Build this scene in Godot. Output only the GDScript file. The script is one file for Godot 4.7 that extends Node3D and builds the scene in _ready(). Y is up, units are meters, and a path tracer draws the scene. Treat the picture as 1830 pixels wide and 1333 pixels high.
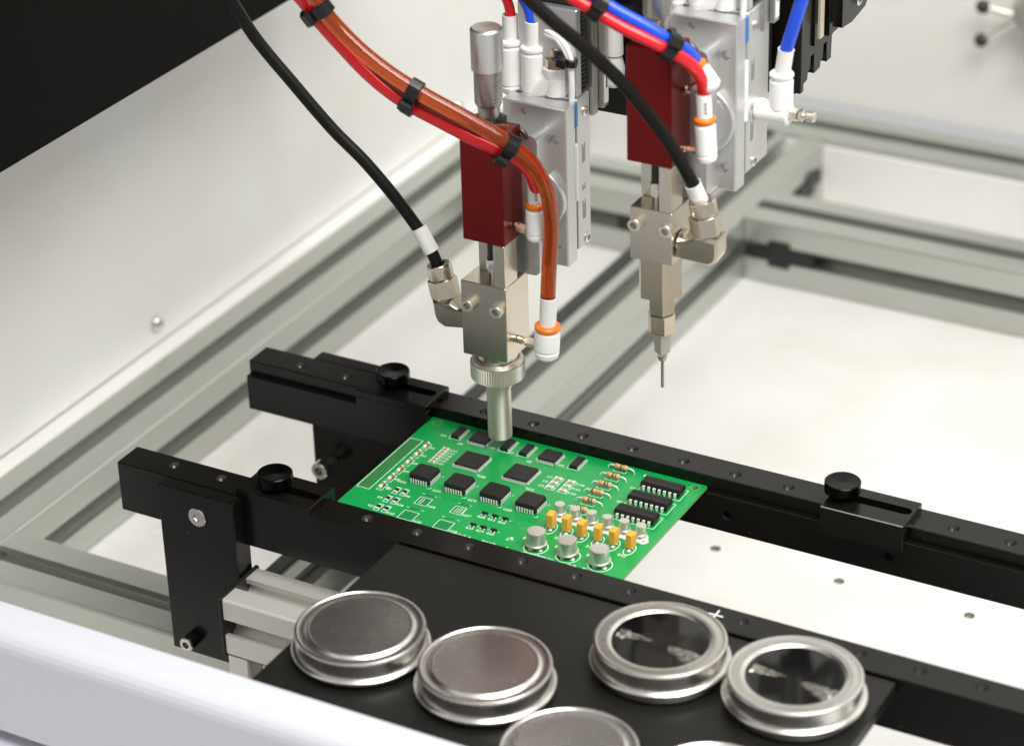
extends Node3D
# All builder coordinates are millimetres; they become metres when a mesh is committed.
const MM := 0.001
var M := {}
var world_env: WorldEnvironment

# ---------------------------------------------------------------- mesh builder
class MB:
	var v := PackedVector3Array()
	var n := PackedVector3Array()
	var uv := PackedVector2Array()
	var xf := Transform3D()
	var flip := false
	func tri(a: Vector3, b: Vector3, c: Vector3, na: Vector3, nb: Vector3, nc: Vector3, ua := Vector2.ZERO, ub := Vector2.ZERO, uc := Vector2.ZERO) -> void:
		# a, b, c counter-clockwise seen from outside
		var s := -1.0 if flip else 1.0
		var order := [a, b, c] if flip else [a, c, b]
		var on := [na, nb, nc] if flip else [na, nc, nb]
		var ou := [ua, ub, uc] if flip else [ua, uc, ub]
		for i in 3:
			v.append(xf * (order[i] as Vector3))
			n.append((xf.basis * (on[i] as Vector3) * s).normalized())
			uv.append(ou[i])
	func ftri(a: Vector3, b: Vector3, c: Vector3) -> void:
		var k := (b - a).cross(c - a)
		if k.length_squared() < 1e-14:
			return
		k = k.normalized()
		tri(a, b, c, k, k, k)
	func quad(a: Vector3, b: Vector3, c: Vector3, d: Vector3) -> void:
		ftri(a, b, c)
		ftri(a, c, d)
	func fan(p: PackedVector3Array) -> void:
		for i in range(1, p.size() - 1):
			ftri(p[0], p[i], p[i + 1])

func mb(xf := Transform3D()) -> MB:
	var m := MB.new()
	m.xf = xf
	return m

func ax(pos: Vector3, dir: Vector3, side := Vector3.ZERO) -> Transform3D:
	# local y along dir
	var y := dir.normalized()
	var h := side if side != Vector3.ZERO else (Vector3(1, 0, 0) if absf(y.x) < 0.9 else Vector3(0, 0, 1))
	var z := h.cross(y).normalized()
	var x := y.cross(z).normalized()
	return Transform3D(Basis(x, y, z), pos)

func along_x() -> Transform3D:   # prism polygon (-z, y), length along x
	return Transform3D(Basis(Vector3(0, 0, -1), Vector3(0, 1, 0), Vector3(1, 0, 0)), Vector3.ZERO)

func along_y() -> Transform3D:   # prism polygon (x, -z), length along y
	return Transform3D(Basis(Vector3(1, 0, 0), Vector3(0, 0, -1), Vector3(0, 1, 0)), Vector3.ZERO)

func bx(m: MB, x0: float, x1: float, y0: float, y1: float, z0: float, z1: float, b := 0.3) -> void:
	b = minf(b, minf(x1 - x0, minf(y1 - y0, z1 - z0)) * 0.45)
	var lo := Vector3(x0, y0, z0)
	var hi := Vector3(x1, y1, z1)
	var c := (lo + hi) / 2.0
	var h := (hi - lo) / 2.0
	for axis in 3:
		var u := (axis + 1) % 3
		var w := (axis + 2) % 3
		for s: float in [-1.0, 1.0]:
			var p := PackedVector3Array()
			for q in [Vector2(-1, -1), Vector2(1, -1), Vector2(1, 1), Vector2(-1, 1)]:
				var t := Vector3.ZERO
				t[axis] = s * h[axis]
				t[u] = q.x * (h[u] - b)
				t[w] = q.y * (h[w] - b)
				p.append(c + t)
			if s < 0:
				p.reverse()
			m.fan(p)
	if b <= 0.0:
		return
	for axis in 3:
		var u := (axis + 1) % 3
		var w := (axis + 2) % 3
		for s: float in [-1.0, 1.0]:
			for r: float in [-1.0, 1.0]:
				var p := PackedVector3Array()
				for q in [Vector2(-1, 0), Vector2(1, 0), Vector2(1, 1), Vector2(-1, 1)]:
					var t := Vector3.ZERO
					t[axis] = q.x * (h[axis] - b)
					t[u] = s * (h[u] if q.y == 0 else h[u] - b)
					t[w] = r * (h[w] - b if q.y == 0 else h[w])
					p.append(c + t)
				if s * r < 0:
					p.reverse()
				if (p[1] - p[0]).cross(p[2] - p[0]).dot(p[0] + p[2] - 2.0 * c) < 0:
					p.reverse()
				m.fan(p)
	for sx: float in [-1.0, 1.0]:
		for sy: float in [-1.0, 1.0]:
			for sz: float in [-1.0, 1.0]:
				var s := Vector3(sx, sy, sz)
				var p := PackedVector3Array()
				for k in 3:
					var t := h - Vector3.ONE * b
					t[k] = h[k]
					p.append(c + t * s)
				if (p[1] - p[0]).cross(p[2] - p[0]).dot(s) < 0:
					p.reverse()
				m.fan(p)

func lathe(m: MB, prof: PackedVector2Array, seg := 32, flat := false, turn := 0.0) -> void:
	# (radius, height) from the bottom outside upwards; outside is to the right of the path going up
	var k := prof.size()
	var sn: Array[Vector2] = []
	for i in k - 1:
		var d := prof[i + 1] - prof[i]
		sn.append(Vector2(d.y, -d.x).normalized())
	for i in k - 1:
		var n0 := sn[i]
		var n1 := sn[i]
		if i > 0 and sn[i - 1].dot(sn[i]) > 0.8:
			n0 = (sn[i - 1] * prof[i].distance_to(prof[i - 1]) + sn[i] * prof[i].distance_to(prof[i + 1])).normalized()
		if i < k - 2 and sn[i + 1].dot(sn[i]) > 0.8:
			n1 = (sn[i + 1] * prof[i + 2].distance_to(prof[i + 1]) + sn[i] * prof[i].distance_to(prof[i + 1])).normalized()
		for j in seg:
			var a0 := turn + TAU * j / seg
			var a1 := turn + TAU * (j + 1) / seg
			var am := (a0 + a1) / 2.0
			var e0 := Vector3(cos(a0), 0, -sin(a0))
			var e1 := Vector3(cos(a1), 0, -sin(a1))
			var em := Vector3(cos(am), 0, -sin(am))
			var p00 := e0 * prof[i].x + Vector3(0, prof[i].y, 0)
			var p10 := e1 * prof[i].x + Vector3(0, prof[i].y, 0)
			var p01 := e0 * prof[i + 1].x + Vector3(0, prof[i + 1].y, 0)
			var p11 := e1 * prof[i + 1].x + Vector3(0, prof[i + 1].y, 0)
			var f0 := em if flat else e0
			var f1 := em if flat else e1
			var a := f0 * n0.x + Vector3(0, n0.y, 0)
			var b := f1 * n0.x + Vector3(0, n0.y, 0)
			var c := f1 * n1.x + Vector3(0, n1.y, 0)
			var d := f0 * n1.x + Vector3(0, n1.y, 0)
			var u0 := float(j) / seg
			var u1 := float(j + 1) / seg
			if prof[i].x > 1e-5:
				m.tri(p00, p10, p11, a, b, c, Vector2(u0, prof[i].y), Vector2(u1, prof[i].y), Vector2(u1, prof[i + 1].y))
			if prof[i + 1].x > 1e-5:
				m.tri(p00, p11, p01, a, c, d, Vector2(u0, prof[i].y), Vector2(u1, prof[i + 1].y), Vector2(u0, prof[i + 1].y))

func cyl(m: MB, r: float, y0: float, y1: float, seg := 28, b := 0.3) -> void:
	b = minf(b, minf(r, y1 - y0) * 0.45)
	lathe(m, PackedVector2Array([Vector2(0, y0), Vector2(r - b, y0), Vector2(r, y0 + b), Vector2(r, y1 - b), Vector2(r - b, y1), Vector2(0, y1)]), seg)

func hexa(m: MB, r: float, y0: float, y1: float, turn := 0.0, b := 0.5) -> void:
	lathe(m, PackedVector2Array([Vector2(0, y0), Vector2(r - b, y0), Vector2(r, y0 + b * 0.6), Vector2(r, y1 - b * 0.6), Vector2(r - b, y1), Vector2(0, y1)]), 6, true, turn)

func smooth_path(pts: Array, sub := 6) -> PackedVector3Array:
	var o := PackedVector3Array()
	for i in pts.size() - 1:
		var p0: Vector3 = pts[maxi(i - 1, 0)]
		var p1: Vector3 = pts[i]
		var p2: Vector3 = pts[i + 1]
		var p3: Vector3 = pts[mini(i + 2, pts.size() - 1)]
		for k in sub:
			o.append(p1.cubic_interpolate(p2, p0, p3, float(k) / sub))
	o.append(pts[-1])
	return o

func tube(m: MB, p: PackedVector3Array, r: float, seg := 14, closed := false, cap := true, squash := 1.0) -> void:
	var k := p.size()
	var t0 := (p[1] - p[0]).normalized()
	var x := t0.cross(Vector3(0.13, 0.97, 0.21)).normalized()
	var rings: Array = []
	for i in k:
		var t: Vector3
		if closed:
			t = (p[(i + 1) % k] - p[(i - 1 + k) % k]).normalized()
		else:
			t = (p[mini(i + 1, k - 1)] - p[maxi(i - 1, 0)]).normalized()
		x = (x - t * x.dot(t)).normalized()
		rings.append([p[i], x, t.cross(x).normalized(), t])
	var count := k if closed else k - 1
	for i in count:
		var a: Array = rings[i]
		var b: Array = rings[(i + 1) % k]
		for j in seg:
			var q0 := TAU * j / seg
			var q1 := TAU * (j + 1) / seg
			var n00: Vector3 = a[1] * cos(q0) + a[2] * sin(q0) * squash
			var n01: Vector3 = a[1] * cos(q1) + a[2] * sin(q1) * squash
			var n10: Vector3 = b[1] * cos(q0) + b[2] * sin(q0) * squash
			var n11: Vector3 = b[1] * cos(q1) + b[2] * sin(q1) * squash
			m.tri(a[0] + n00 * r, a[0] + n01 * r, b[0] + n11 * r, n00, n01, n11)
			m.tri(a[0] + n00 * r, b[0] + n11 * r, b[0] + n10 * r, n00, n11, n10)
	if cap and not closed:
		for e in [0, k - 1]:
			var a: Array = rings[e]
			var s := -1.0 if e == 0 else 1.0
			var t: Vector3 = a[3] * s
			for j in seg:
				var q0 := TAU * j / seg
				var q1 := TAU * (j + 1) / seg
				var p0: Vector3 = a[0] + (a[1] * cos(q0) + a[2] * sin(q0) * squash) * r
				var p1: Vector3 = a[0] + (a[1] * cos(q1) + a[2] * sin(q1) * squash) * r
				if s > 0:
					m.tri(a[0], p0, p1, t, t, t)
				else:
					m.tri(a[0], p1, p0, t, t, t)

func prism(m: MB, poly: PackedVector2Array, h0: float, h1: float, skip := [], caps := true) -> void:
	# counter-clockwise polygon in local x, y; length along local z
	var k := poly.size()
	for i in k:
		if i in skip:
			continue
		var a := poly[i]
		var b := poly[(i + 1) % k]
		m.quad(Vector3(a.x, a.y, h0), Vector3(b.x, b.y, h0), Vector3(b.x, b.y, h1), Vector3(a.x, a.y, h1))
	if caps:
		var t := Geometry2D.triangulate_polygon(poly)
		for i in range(0, t.size(), 3):
			var a := poly[t[i]]
			var b := poly[t[i + 1]]
			var c := poly[t[i + 2]]
			if (b - a).cross(c - a) < 0:
				var s := b
				b = c
				c = s
			m.ftri(Vector3(a.x, a.y, h1), Vector3(b.x, b.y, h1), Vector3(c.x, c.y, h1))
			m.ftri(Vector3(a.x, a.y, h0), Vector3(c.x, c.y, h0), Vector3(b.x, b.y, h0))

func rrect(cx: float, cz: float, hx: float, hz: float, r: float, y: float, k := 3) -> PackedVector3Array:
	var p := PackedVector3Array()
	var cs := [Vector2(1, -1), Vector2(-1, -1), Vector2(-1, 1), Vector2(1, 1)]   # counter-clockwise from above
	for i in 4:
		for j in k + 1:
			var a: float = PI / 2 * i + PI / 2 * j / k
			p.append(Vector3(cx + cs[i].x * (hx - r) + r * cos(a), y, cz + cs[i].y * (hz - r) - r * sin(a)))
	return p

func loft(m: MB, secs: Array) -> void:
	var k: int = secs[0].size()
	for s in secs.size() - 1:
		for i in k:
			var j := (i + 1) % k
			m.quad(secs[s][i], secs[s][j], secs[s + 1][j], secs[s + 1][i])
	m.fan(secs[-1])
	var b: PackedVector3Array = secs[0].duplicate()
	b.reverse()
	m.fan(b)

func cell(m: MB, x0: float, x1: float, z0: float, z1: float, cx: float, cz: float, inner: Callable, y: float, uvs := Rect2(), extra := []) -> void:
	# upward rectangle with a star-shaped opening; inner(angle) -> offset from the centre
	var an: Array[float] = []
	for i in 28:
		an.append(TAU * i / 28)
	for q: float in extra:
		an.append(fposmod(q, TAU))
	for c in [Vector2(x0, z0), Vector2(x1, z0), Vector2(x0, z1), Vector2(x1, z1)]:
		an.append(fposmod(atan2(-(c.y - cz), c.x - cx), TAU))
	an.sort()
	var out := PackedVector3Array()
	var inn := PackedVector3Array()
	for a in an:
		var d := Vector2(cos(a), -sin(a))
		var t := 1e9
		if d.x > 1e-9: t = minf(t, (x1 - cx) / d.x)
		if d.x < -1e-9: t = minf(t, (x0 - cx) / d.x)
		if d.y > 1e-9: t = minf(t, (z1 - cz) / d.y)
		if d.y < -1e-9: t = minf(t, (z0 - cz) / d.y)
		out.append(Vector3(cx + d.x * t, y, cz + d.y * t))
		var q: Vector2 = inner.call(a)
		inn.append(Vector3(cx + q.x, y, cz - q.y))
	for i in an.size():
		var j := (i + 1) % an.size()
		for t in [[inn[i], out[i], out[j]], [inn[i], out[j], inn[j]]]:
			if (t[1] - t[0]).cross(t[2] - t[0]).length() < 1e-9:
				continue
			var u := []
			for p: Vector3 in t:
				u.append((Vector2(p.x, p.z) - uvs.position) / uvs.size if uvs.has_area() else Vector2.ZERO)
			m.tri(t[0], t[1], t[2], Vector3.UP, Vector3.UP, Vector3.UP, u[0], u[1], u[2])

func flat_rect(m: MB, x0: float, x1: float, z0: float, z1: float, y: float, uvs := Rect2()) -> void:
	var p := [Vector3(x0, y, z0), Vector3(x0, y, z1), Vector3(x1, y, z1), Vector3(x1, y, z0)]
	var u := []
	for q: Vector3 in p:
		u.append((Vector2(q.x, q.z) - uvs.position) / uvs.size if uvs.has_area() else Vector2.ZERO)
	m.tri(p[0], p[1], p[2], Vector3.UP, Vector3.UP, Vector3.UP, u[0], u[1], u[2])
	m.tri(p[0], p[2], p[3], Vector3.UP, Vector3.UP, Vector3.UP, u[0], u[2], u[3])

# ---------------------------------------------------------------- objects
var used := {}
func numbered(called: String) -> String:
	var k: int = used.get(called, 0)
	used[called] = k + 1
	return called if k == 0 else "%s_%03d" % [called, k]

func thing(called: String, label: String, category: String, at: Vector3, group := "") -> Node3D:
	var o := Node3D.new()
	o.name = numbered(called)
	add_child(o)
	o.position = at * MM
	o.set_meta("base", at)
	tag(o, label, category, group)
	return o

func tag(o: Node, label: String, category: String, group := "") -> void:
	o.set_meta("label", label)
	if category: o.set_meta("category", category)
	if group: o.set_meta("group", group)

func base_of(o: Node) -> Vector3:
	while o != self and o != null:
		if o.has_meta("base"): return o.get_meta("base")
		o = o.get_parent()
	return Vector3.ZERO

func make(m: MB, base: Vector3, mat: Material) -> ArrayMesh:
	var v := PackedVector3Array()
	v.resize(m.v.size())
	for i in m.v.size():
		v[i] = (m.v[i] - base) * MM
	var a := []
	a.resize(Mesh.ARRAY_MAX)
	a[Mesh.ARRAY_VERTEX] = v
	a[Mesh.ARRAY_NORMAL] = m.n
	a[Mesh.ARRAY_TEX_UV] = m.uv
	var me := ArrayMesh.new()
	me.add_surface_from_arrays(Mesh.PRIMITIVE_TRIANGLES, a)
	me.surface_set_material(0, mat)
	return me

func part(called: String, m: MB, mat: Material, parent: Node, stuff := false) -> MeshInstance3D:
	var o := MeshInstance3D.new()
	o.name = called
	o.mesh = make(m, base_of(parent), mat)
	if stuff: o.set_meta("kind", "stuff")
	parent.add_child(o, true)
	return o

func single(called: String, m: MB, mat: Material, label: String, category: String, at: Vector3, group := "") -> MeshInstance3D:
	var o := MeshInstance3D.new()
	o.name = numbered(called)
	o.mesh = make(m, at, mat)
	o.position = at * MM
	o.set_meta("base", at)
	add_child(o)
	tag(o, label, category, group)
	return o

func copy_part(called: String, src: MeshInstance3D, parent: Node, by: Vector3) -> void:
	var o := MeshInstance3D.new()
	o.name = called
	o.mesh = src.mesh
	o.position = src.position + by * MM
	parent.add_child(o, true)

func structure(called: String, m: MB, mat: Material, label: String) -> MeshInstance3D:
	var o := MeshInstance3D.new()
	o.name = numbered(called)
	o.mesh = make(m, Vector3.ZERO, mat)
	add_child(o)
	o.set_meta("label", label)
	o.set_meta("kind", "structure")
	return o

# ---------------------------------------------------------------- materials
func lin(r: float, g: float, b: float) -> Color:
	return Color(r, g, b).linear_to_srgb()

func mat(called: String, c: Color, rough: float, metal := 0.0, spec := 0.5) -> StandardMaterial3D:
	var m := StandardMaterial3D.new()
	m.resource_name = called
	m.albedo_color = c
	m.roughness = rough
	m.metallic = metal
	m.metallic_specular = spec
	M[called] = m
	return m

func noise(freq: float, oct: int, sd: int, ramp: Array, normal := 0.0, kind := FastNoiseLite.TYPE_SIMPLEX_SMOOTH, size := 512) -> NoiseTexture2D:
	var f := FastNoiseLite.new()
	f.seed = sd
	f.noise_type = kind
	f.frequency = freq
	f.fractal_octaves = oct
	var t := NoiseTexture2D.new()
	t.width = size
	t.height = size
	t.seamless = true
	t.noise = f
	if normal > 0.0:
		t.as_normal_map = true
		t.bump_strength = normal
	elif ramp.size():
		var g := Gradient.new()
		g.offsets = PackedFloat32Array([0.0, 1.0])
		g.colors = PackedColorArray([ramp[0], ramp[1]])
		t.color_ramp = g
	return t

func world_tex(m: StandardMaterial3D, scale: Vector3) -> void:
	m.uv1_triplanar = true
	m.uv1_world_triplanar = true
	m.uv1_scale = scale

func _ready() -> void:
	setup_view()
	make_materials()
	build_setting()
	build_frame()
	build_fixture()
	build_board()
	build_tray()
	build_heads()
	build_hoses()
	build_far_things()

func setup_view() -> void:
	var cam := Camera3D.new()
	cam.name = "camera"
	cam.position = Vector3(423.512, 607.815, 912.047) * MM
	cam.rotation = Vector3(-0.50072, 0.51827, -0.03114)
	var at := CameraAttributesPhysical.new()
	at.frustum_focal_length = 85.80
	at.frustum_focus_distance = 1.165
	at.frustum_near = 0.05
	at.frustum_far = 20.0
	at.exposure_aperture = 7.6
	cam.attributes = at
	cam.fov = 15.923
	cam.near = 0.05
	cam.far = 20.0
	add_child(cam)
	cam.current = true

	world_env = WorldEnvironment.new()
	world_env.name = "room_air"
	var e := Environment.new()
	e.background_mode = Environment.BG_COLOR
	e.background_color = lin(0.52, 0.52, 0.515)
	e.tonemap_mode = Environment.TONE_MAPPER_LINEAR
	e.tonemap_exposure = 1.06
	e.sdfgi_enabled = true
	e.ssao_enabled = true
	e.ssil_enabled = true
	world_env.environment = e
	add_child(world_env)

	# fluorescent ceiling panels of the workshop, above and in front of the machine
	ceiling_lamp(Vector3(0.80, 1.5, 0.50), Vector2(1.2, 0.9), 4.1, "wide white ceiling lamp panel above the front of the machine")
	ceiling_lamp(Vector3(0.50, 1.55, -0.35), Vector2(1.2, 0.3), 0.9, "narrow white ceiling lamp panel above the rear of the machine")

func ceiling_lamp(at: Vector3, size: Vector2, energy: float, label: String) -> void:
	var o := Node3D.new()
	o.name = numbered("ceiling_lamp")
	o.position = at
	add_child(o)
	tag(o, label, "ceiling lamp", "ceiling lamps over the machine")
	var m := StandardMaterial3D.new()
	m.resource_name = "lamp_diffuser"
	m.albedo_color = Color(0.9, 0.9, 0.88)
	m.emission_enabled = true
	m.emission = Color(1.0, 0.97, 0.92)
	m.emission_energy_multiplier = 1.0
	var d := BoxMesh.new()
	d.size = Vector3(size.x, 0.02, size.y)
	d.material = m
	var dm := MeshInstance3D.new()
	dm.name = "diffuser"
	dm.mesh = d
	o.add_child(dm)
	var l := AreaLight3D.new()
	l.name = "lamp_light"
	l.area_size = size
	l.light_color = Color(1.0, 0.995, 0.975)
	l.light_energy = energy
	l.area_range = 6.0
	l.shadow_enabled = true
	l.rotation = Vector3(-PI / 2, 0, 0)
	l.position = Vector3(0, -0.02, 0)
	o.add_child(l)

func dusty(base: Color, speck: Color, count: int, sd: int) -> ImageTexture:
	# plain colour with sparse specks of dust and short hairline scuffs, 111 mm a tile
	var im := Image.create(1024, 1024, false, Image.FORMAT_RGB8)
	im.fill(base)
	var r := RandomNumberGenerator.new()
	r.seed = sd
	for i in count:
		var k := r.randf_range(0.25, 1.0)
		im.fill_rect(Rect2i(r.randi_range(0, 1020), r.randi_range(0, 1020), r.randi_range(1, 3), r.randi_range(1, 3)), base.lerp(speck, k))
	for i in 14:
		var p := Vector2(r.randf_range(60, 960), r.randf_range(60, 960))
		var d := Vector2.from_angle(r.randf_range(0, TAU))
		for q in r.randi_range(8, 46):
			p += d
			d = d.rotated(r.randf_range(-0.03, 0.03))
			if p.x > 1 and p.x < 1022 and p.y > 1 and p.y < 1022:
				im.set_pixel(int(p.x), int(p.y), base.lerp(speck, 0.14))
	return ImageTexture.create_from_image(im)

func make_materials() -> void:
	var m := mat("black_anodized", lin(0.0065, 0.006, 0.005), 0.25, 0.0, 0.40)
	m.roughness_texture = noise(0.02, 4, 11, [Color(0.92, 0.92, 0.92), Color(1, 1, 1)])
	m.albedo_color = Color.WHITE
	m.albedo_texture = dusty(lin(0.0048, 0.0043, 0.0035), lin(0.30, 0.29, 0.27), 46, 5)
	world_tex(m, Vector3.ONE * 9.0)
	m = mat("black_tray", lin(0.008, 0.0075, 0.0065), 0.45, 0.0, 0.42)
	m.roughness_texture = noise(0.02, 4, 12, [Color(0.92, 0.92, 0.92), Color(1, 1, 1)])
	m.albedo_color = Color.WHITE
	m.albedo_texture = dusty(lin(0.0062, 0.0057, 0.0048), lin(0.16, 0.155, 0.145), 60, 6)
	world_tex(m, Vector3.ONE * 9.0)
	mat("black_panel", lin(0.0032, 0.003, 0.0026), 0.6, 0.0, 0.18)
	mat("black_plastic", lin(0.008, 0.008, 0.007), 0.4)
	mat("black_rubber", lin(0.006, 0.0055, 0.005), 0.4, 0.0, 0.3)
	mat("tie_black", lin(0.007, 0.007, 0.007), 0.3, 0.0, 0.45)
	mat("print_grey", lin(0.16, 0.16, 0.16), 0.5)
	mat("sleeve_steel", lin(0.42, 0.40, 0.37), 0.34, 0.9)
	m = mat("satin_steel", lin(0.70, 0.655, 0.60), 0.48, 1.0)
	m.anisotropy_enabled = true
	m.anisotropy = -0.88
	m = null
	mat("chip_black", lin(0.011, 0.010, 0.0085), 0.48, 0.0, 0.4)
	m = mat("extrusion", lin(0.53, 0.54, 0.505), 0.34, 0.88)
	m.normal_enabled = true
	m.normal_texture = noise(0.03, 3, 21, [], 3.0)
	m.normal_scale = 0.12
	world_tex(m, Vector3(30, 30, 30))
	mat("small_extrusion", lin(0.80, 0.775, 0.73), 0.38, 0.6)
	m = mat("slide_aluminium", lin(0.67, 0.67, 0.665), 0.36, 0.85)
	m.normal_enabled = true
	m.normal_texture = noise(0.06, 2, 27, [], 2.0)
	m.normal_scale = 0.05
	world_tex(m, Vector3(60, 60, 60))
	m = null
	m = mat("nickel", lin(0.62, 0.565, 0.475), 0.26, 1.0)
	m.normal_enabled = true
	m.normal_texture = noise(0.05, 3, 22, [], 3.0)
	m.normal_scale = 0.06
	world_tex(m, Vector3(90, 90, 90))
	mat("bright_nickel", lin(0.74, 0.69, 0.61), 0.3, 0.9)
	mat("brass_nickel", lin(0.58, 0.52, 0.41), 0.26, 1.0)
	mat("steel", lin(0.68, 0.66, 0.62), 0.24, 1.0)
	mat("dull_steel", lin(0.50, 0.49, 0.46), 0.38, 1.0)
	mat("thread_metal", lin(0.075, 0.072, 0.068), 0.25, 0.7)
	mat("dark_steel", lin(0.10, 0.095, 0.09), 0.35, 0.8)
	m = mat("tinplate", lin(0.71, 0.69, 0.655), 0.28, 1.0)
	m.roughness_texture = noise(0.012, 4, 31, [Color(0.92, 0.92, 0.92), Color(1, 1, 1)])
	m.normal_enabled = true
	m.normal_texture = noise(0.02, 3, 32, [], 2.0)
	m.normal_scale = 0.05
	world_tex(m, Vector3.ONE * 14.0)
	mat("can_metal", lin(0.70, 0.67, 0.61), 0.34, 0.8)
	mat("solder", lin(0.86, 0.85, 0.82), 0.3, 0.3)
	mat("white_plastic", lin(0.86, 0.855, 0.84), 0.35)
	mat("white_sleeve", lin(0.82, 0.81, 0.79), 0.42)
	mat("white_paint", lin(0.80, 0.795, 0.78), 0.35)
	m = mat("white_wall", Color.WHITE, 0.4)
	m.albedo_texture = noise(0.006, 3, 43, [lin(0.77, 0.755, 0.725), lin(0.82, 0.822, 0.815)])
	world_tex(m, Vector3.ONE * 2.2)
	m = mat("white_floor", Color(0.97, 0.97, 0.97), 0.28, 0.0, 0.5)
	m.roughness_texture = noise(0.01, 4, 41, [Color(0.7, 0.7, 0.7), Color(1, 1, 1)])
	m.albedo_texture = noise(0.007, 4, 44, [lin(0.655, 0.635, 0.605), lin(0.715, 0.718, 0.715)])
	world_tex(m, Vector3.ONE * 3.1)
	mat("cover_paint", lin(0.56, 0.575, 0.635), 0.3)
	m = mat("red_anodized", lin(0.17, 0.008, 0.008), 0.33, 0.8, 0.5)
	m.roughness_texture = noise(0.03, 4, 51, [Color(0.85, 0.85, 0.85), Color(1, 1, 1)])
	m.normal_enabled = true
	m.normal_texture = noise(0.12, 2, 52, [], 2.0)
	m.normal_scale = 0.04
	world_tex(m, Vector3.ONE * 40.0)
	mat("orange_plastic", lin(0.85, 0.20, 0.005), 0.35)
	mat("red_hose", lin(0.76, 0.006, 0.018), 0.24, 0.0, 0.55)
	mat("blue_hose", lin(0.004, 0.07, 0.74), 0.3, 0.0, 0.55)
	m = mat("amber_hose", Color(lin(0.52, 0.085, 0.012), 0.30), 0.08, 0.0, 0.5)
	m.refraction_enabled = true
	m.refraction_scale = 0.045
	mat("blue_strip", lin(0.03, 0.17, 0.42), 0.4)
	mat("red_mark", lin(0.6, 0.01, 0.03), 0.4)
	mat("board_core", lin(0.10, 0.34, 0.10), 0.45)
	m = mat("solder_mask", Color.WHITE, 0.3, 0.0, 0.5)
	m.albedo_texture = board_print()
	mat("silk_white", lin(0.80, 0.82, 0.77), 0.5)
	mat("chip_cap", lin(0.45, 0.34, 0.22), 0.45)
	mat("chip_cap_pale", lin(0.50, 0.44, 0.34), 0.45)
	m = mat("brown_hose", Color(lin(0.15, 0.018, 0.006), 0.9), 0.26, 0.0, 0.4)
	m.transparency = BaseMaterial3D.TRANSPARENCY_ALPHA
	mat("diode_orange", lin(0.60, 0.22, 0.03), 0.3)
	mat("resistor_tan", lin(0.55, 0.36, 0.19), 0.35)
	mat("band_black", lin(0.015, 0.012, 0.01), 0.35)
	mat("band_orange", lin(0.62, 0.20, 0.05), 0.35)
	mat("cap_yellow", lin(0.70, 0.36, 0.035), 0.38)
	m = mat("clear_window", Color(lin(0.02, 0.02, 0.02), 0.12), 0.06, 0.0, 0.5)
	m.transparency = BaseMaterial3D.TRANSPARENCY_ALPHA
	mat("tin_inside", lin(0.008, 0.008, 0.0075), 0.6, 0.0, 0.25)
	mat("shine_metal", lin(0.46, 0.43, 0.39), 0.26, 0.8)  # for the added wedges that imitate shine inside the window tins

# ---------------------------------------------------------------- board print
const GLYPH := {
	"0": "69bd96", "1": "262227", "2": "69124f", "3": "e161e", "4": "99f111", "5": "f8e11e", "6": "68e996", "7": "f12444", "8": "696996", "9": "697116",
	"A": "69f999", "B": "e9e99e", "C": "788887", "D": "e9999e", "E": "f8e88f", "F": "f8e888", "L": "88888f", "P": "e99e88", "Q": "6999b7", "R": "e99e99", "U": "999996", "W": "999bd9", "T": "f44444", "N": "9dbb99", "K": "9aca99", "O": "699996", "S": "78611e", "V": "99996a", "-": "000f00",
}
const PX := 14.5   # print pixels per millimetre
const BX0 := -139.3
const BZ1 := 89.5
const BW := 139.6

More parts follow.
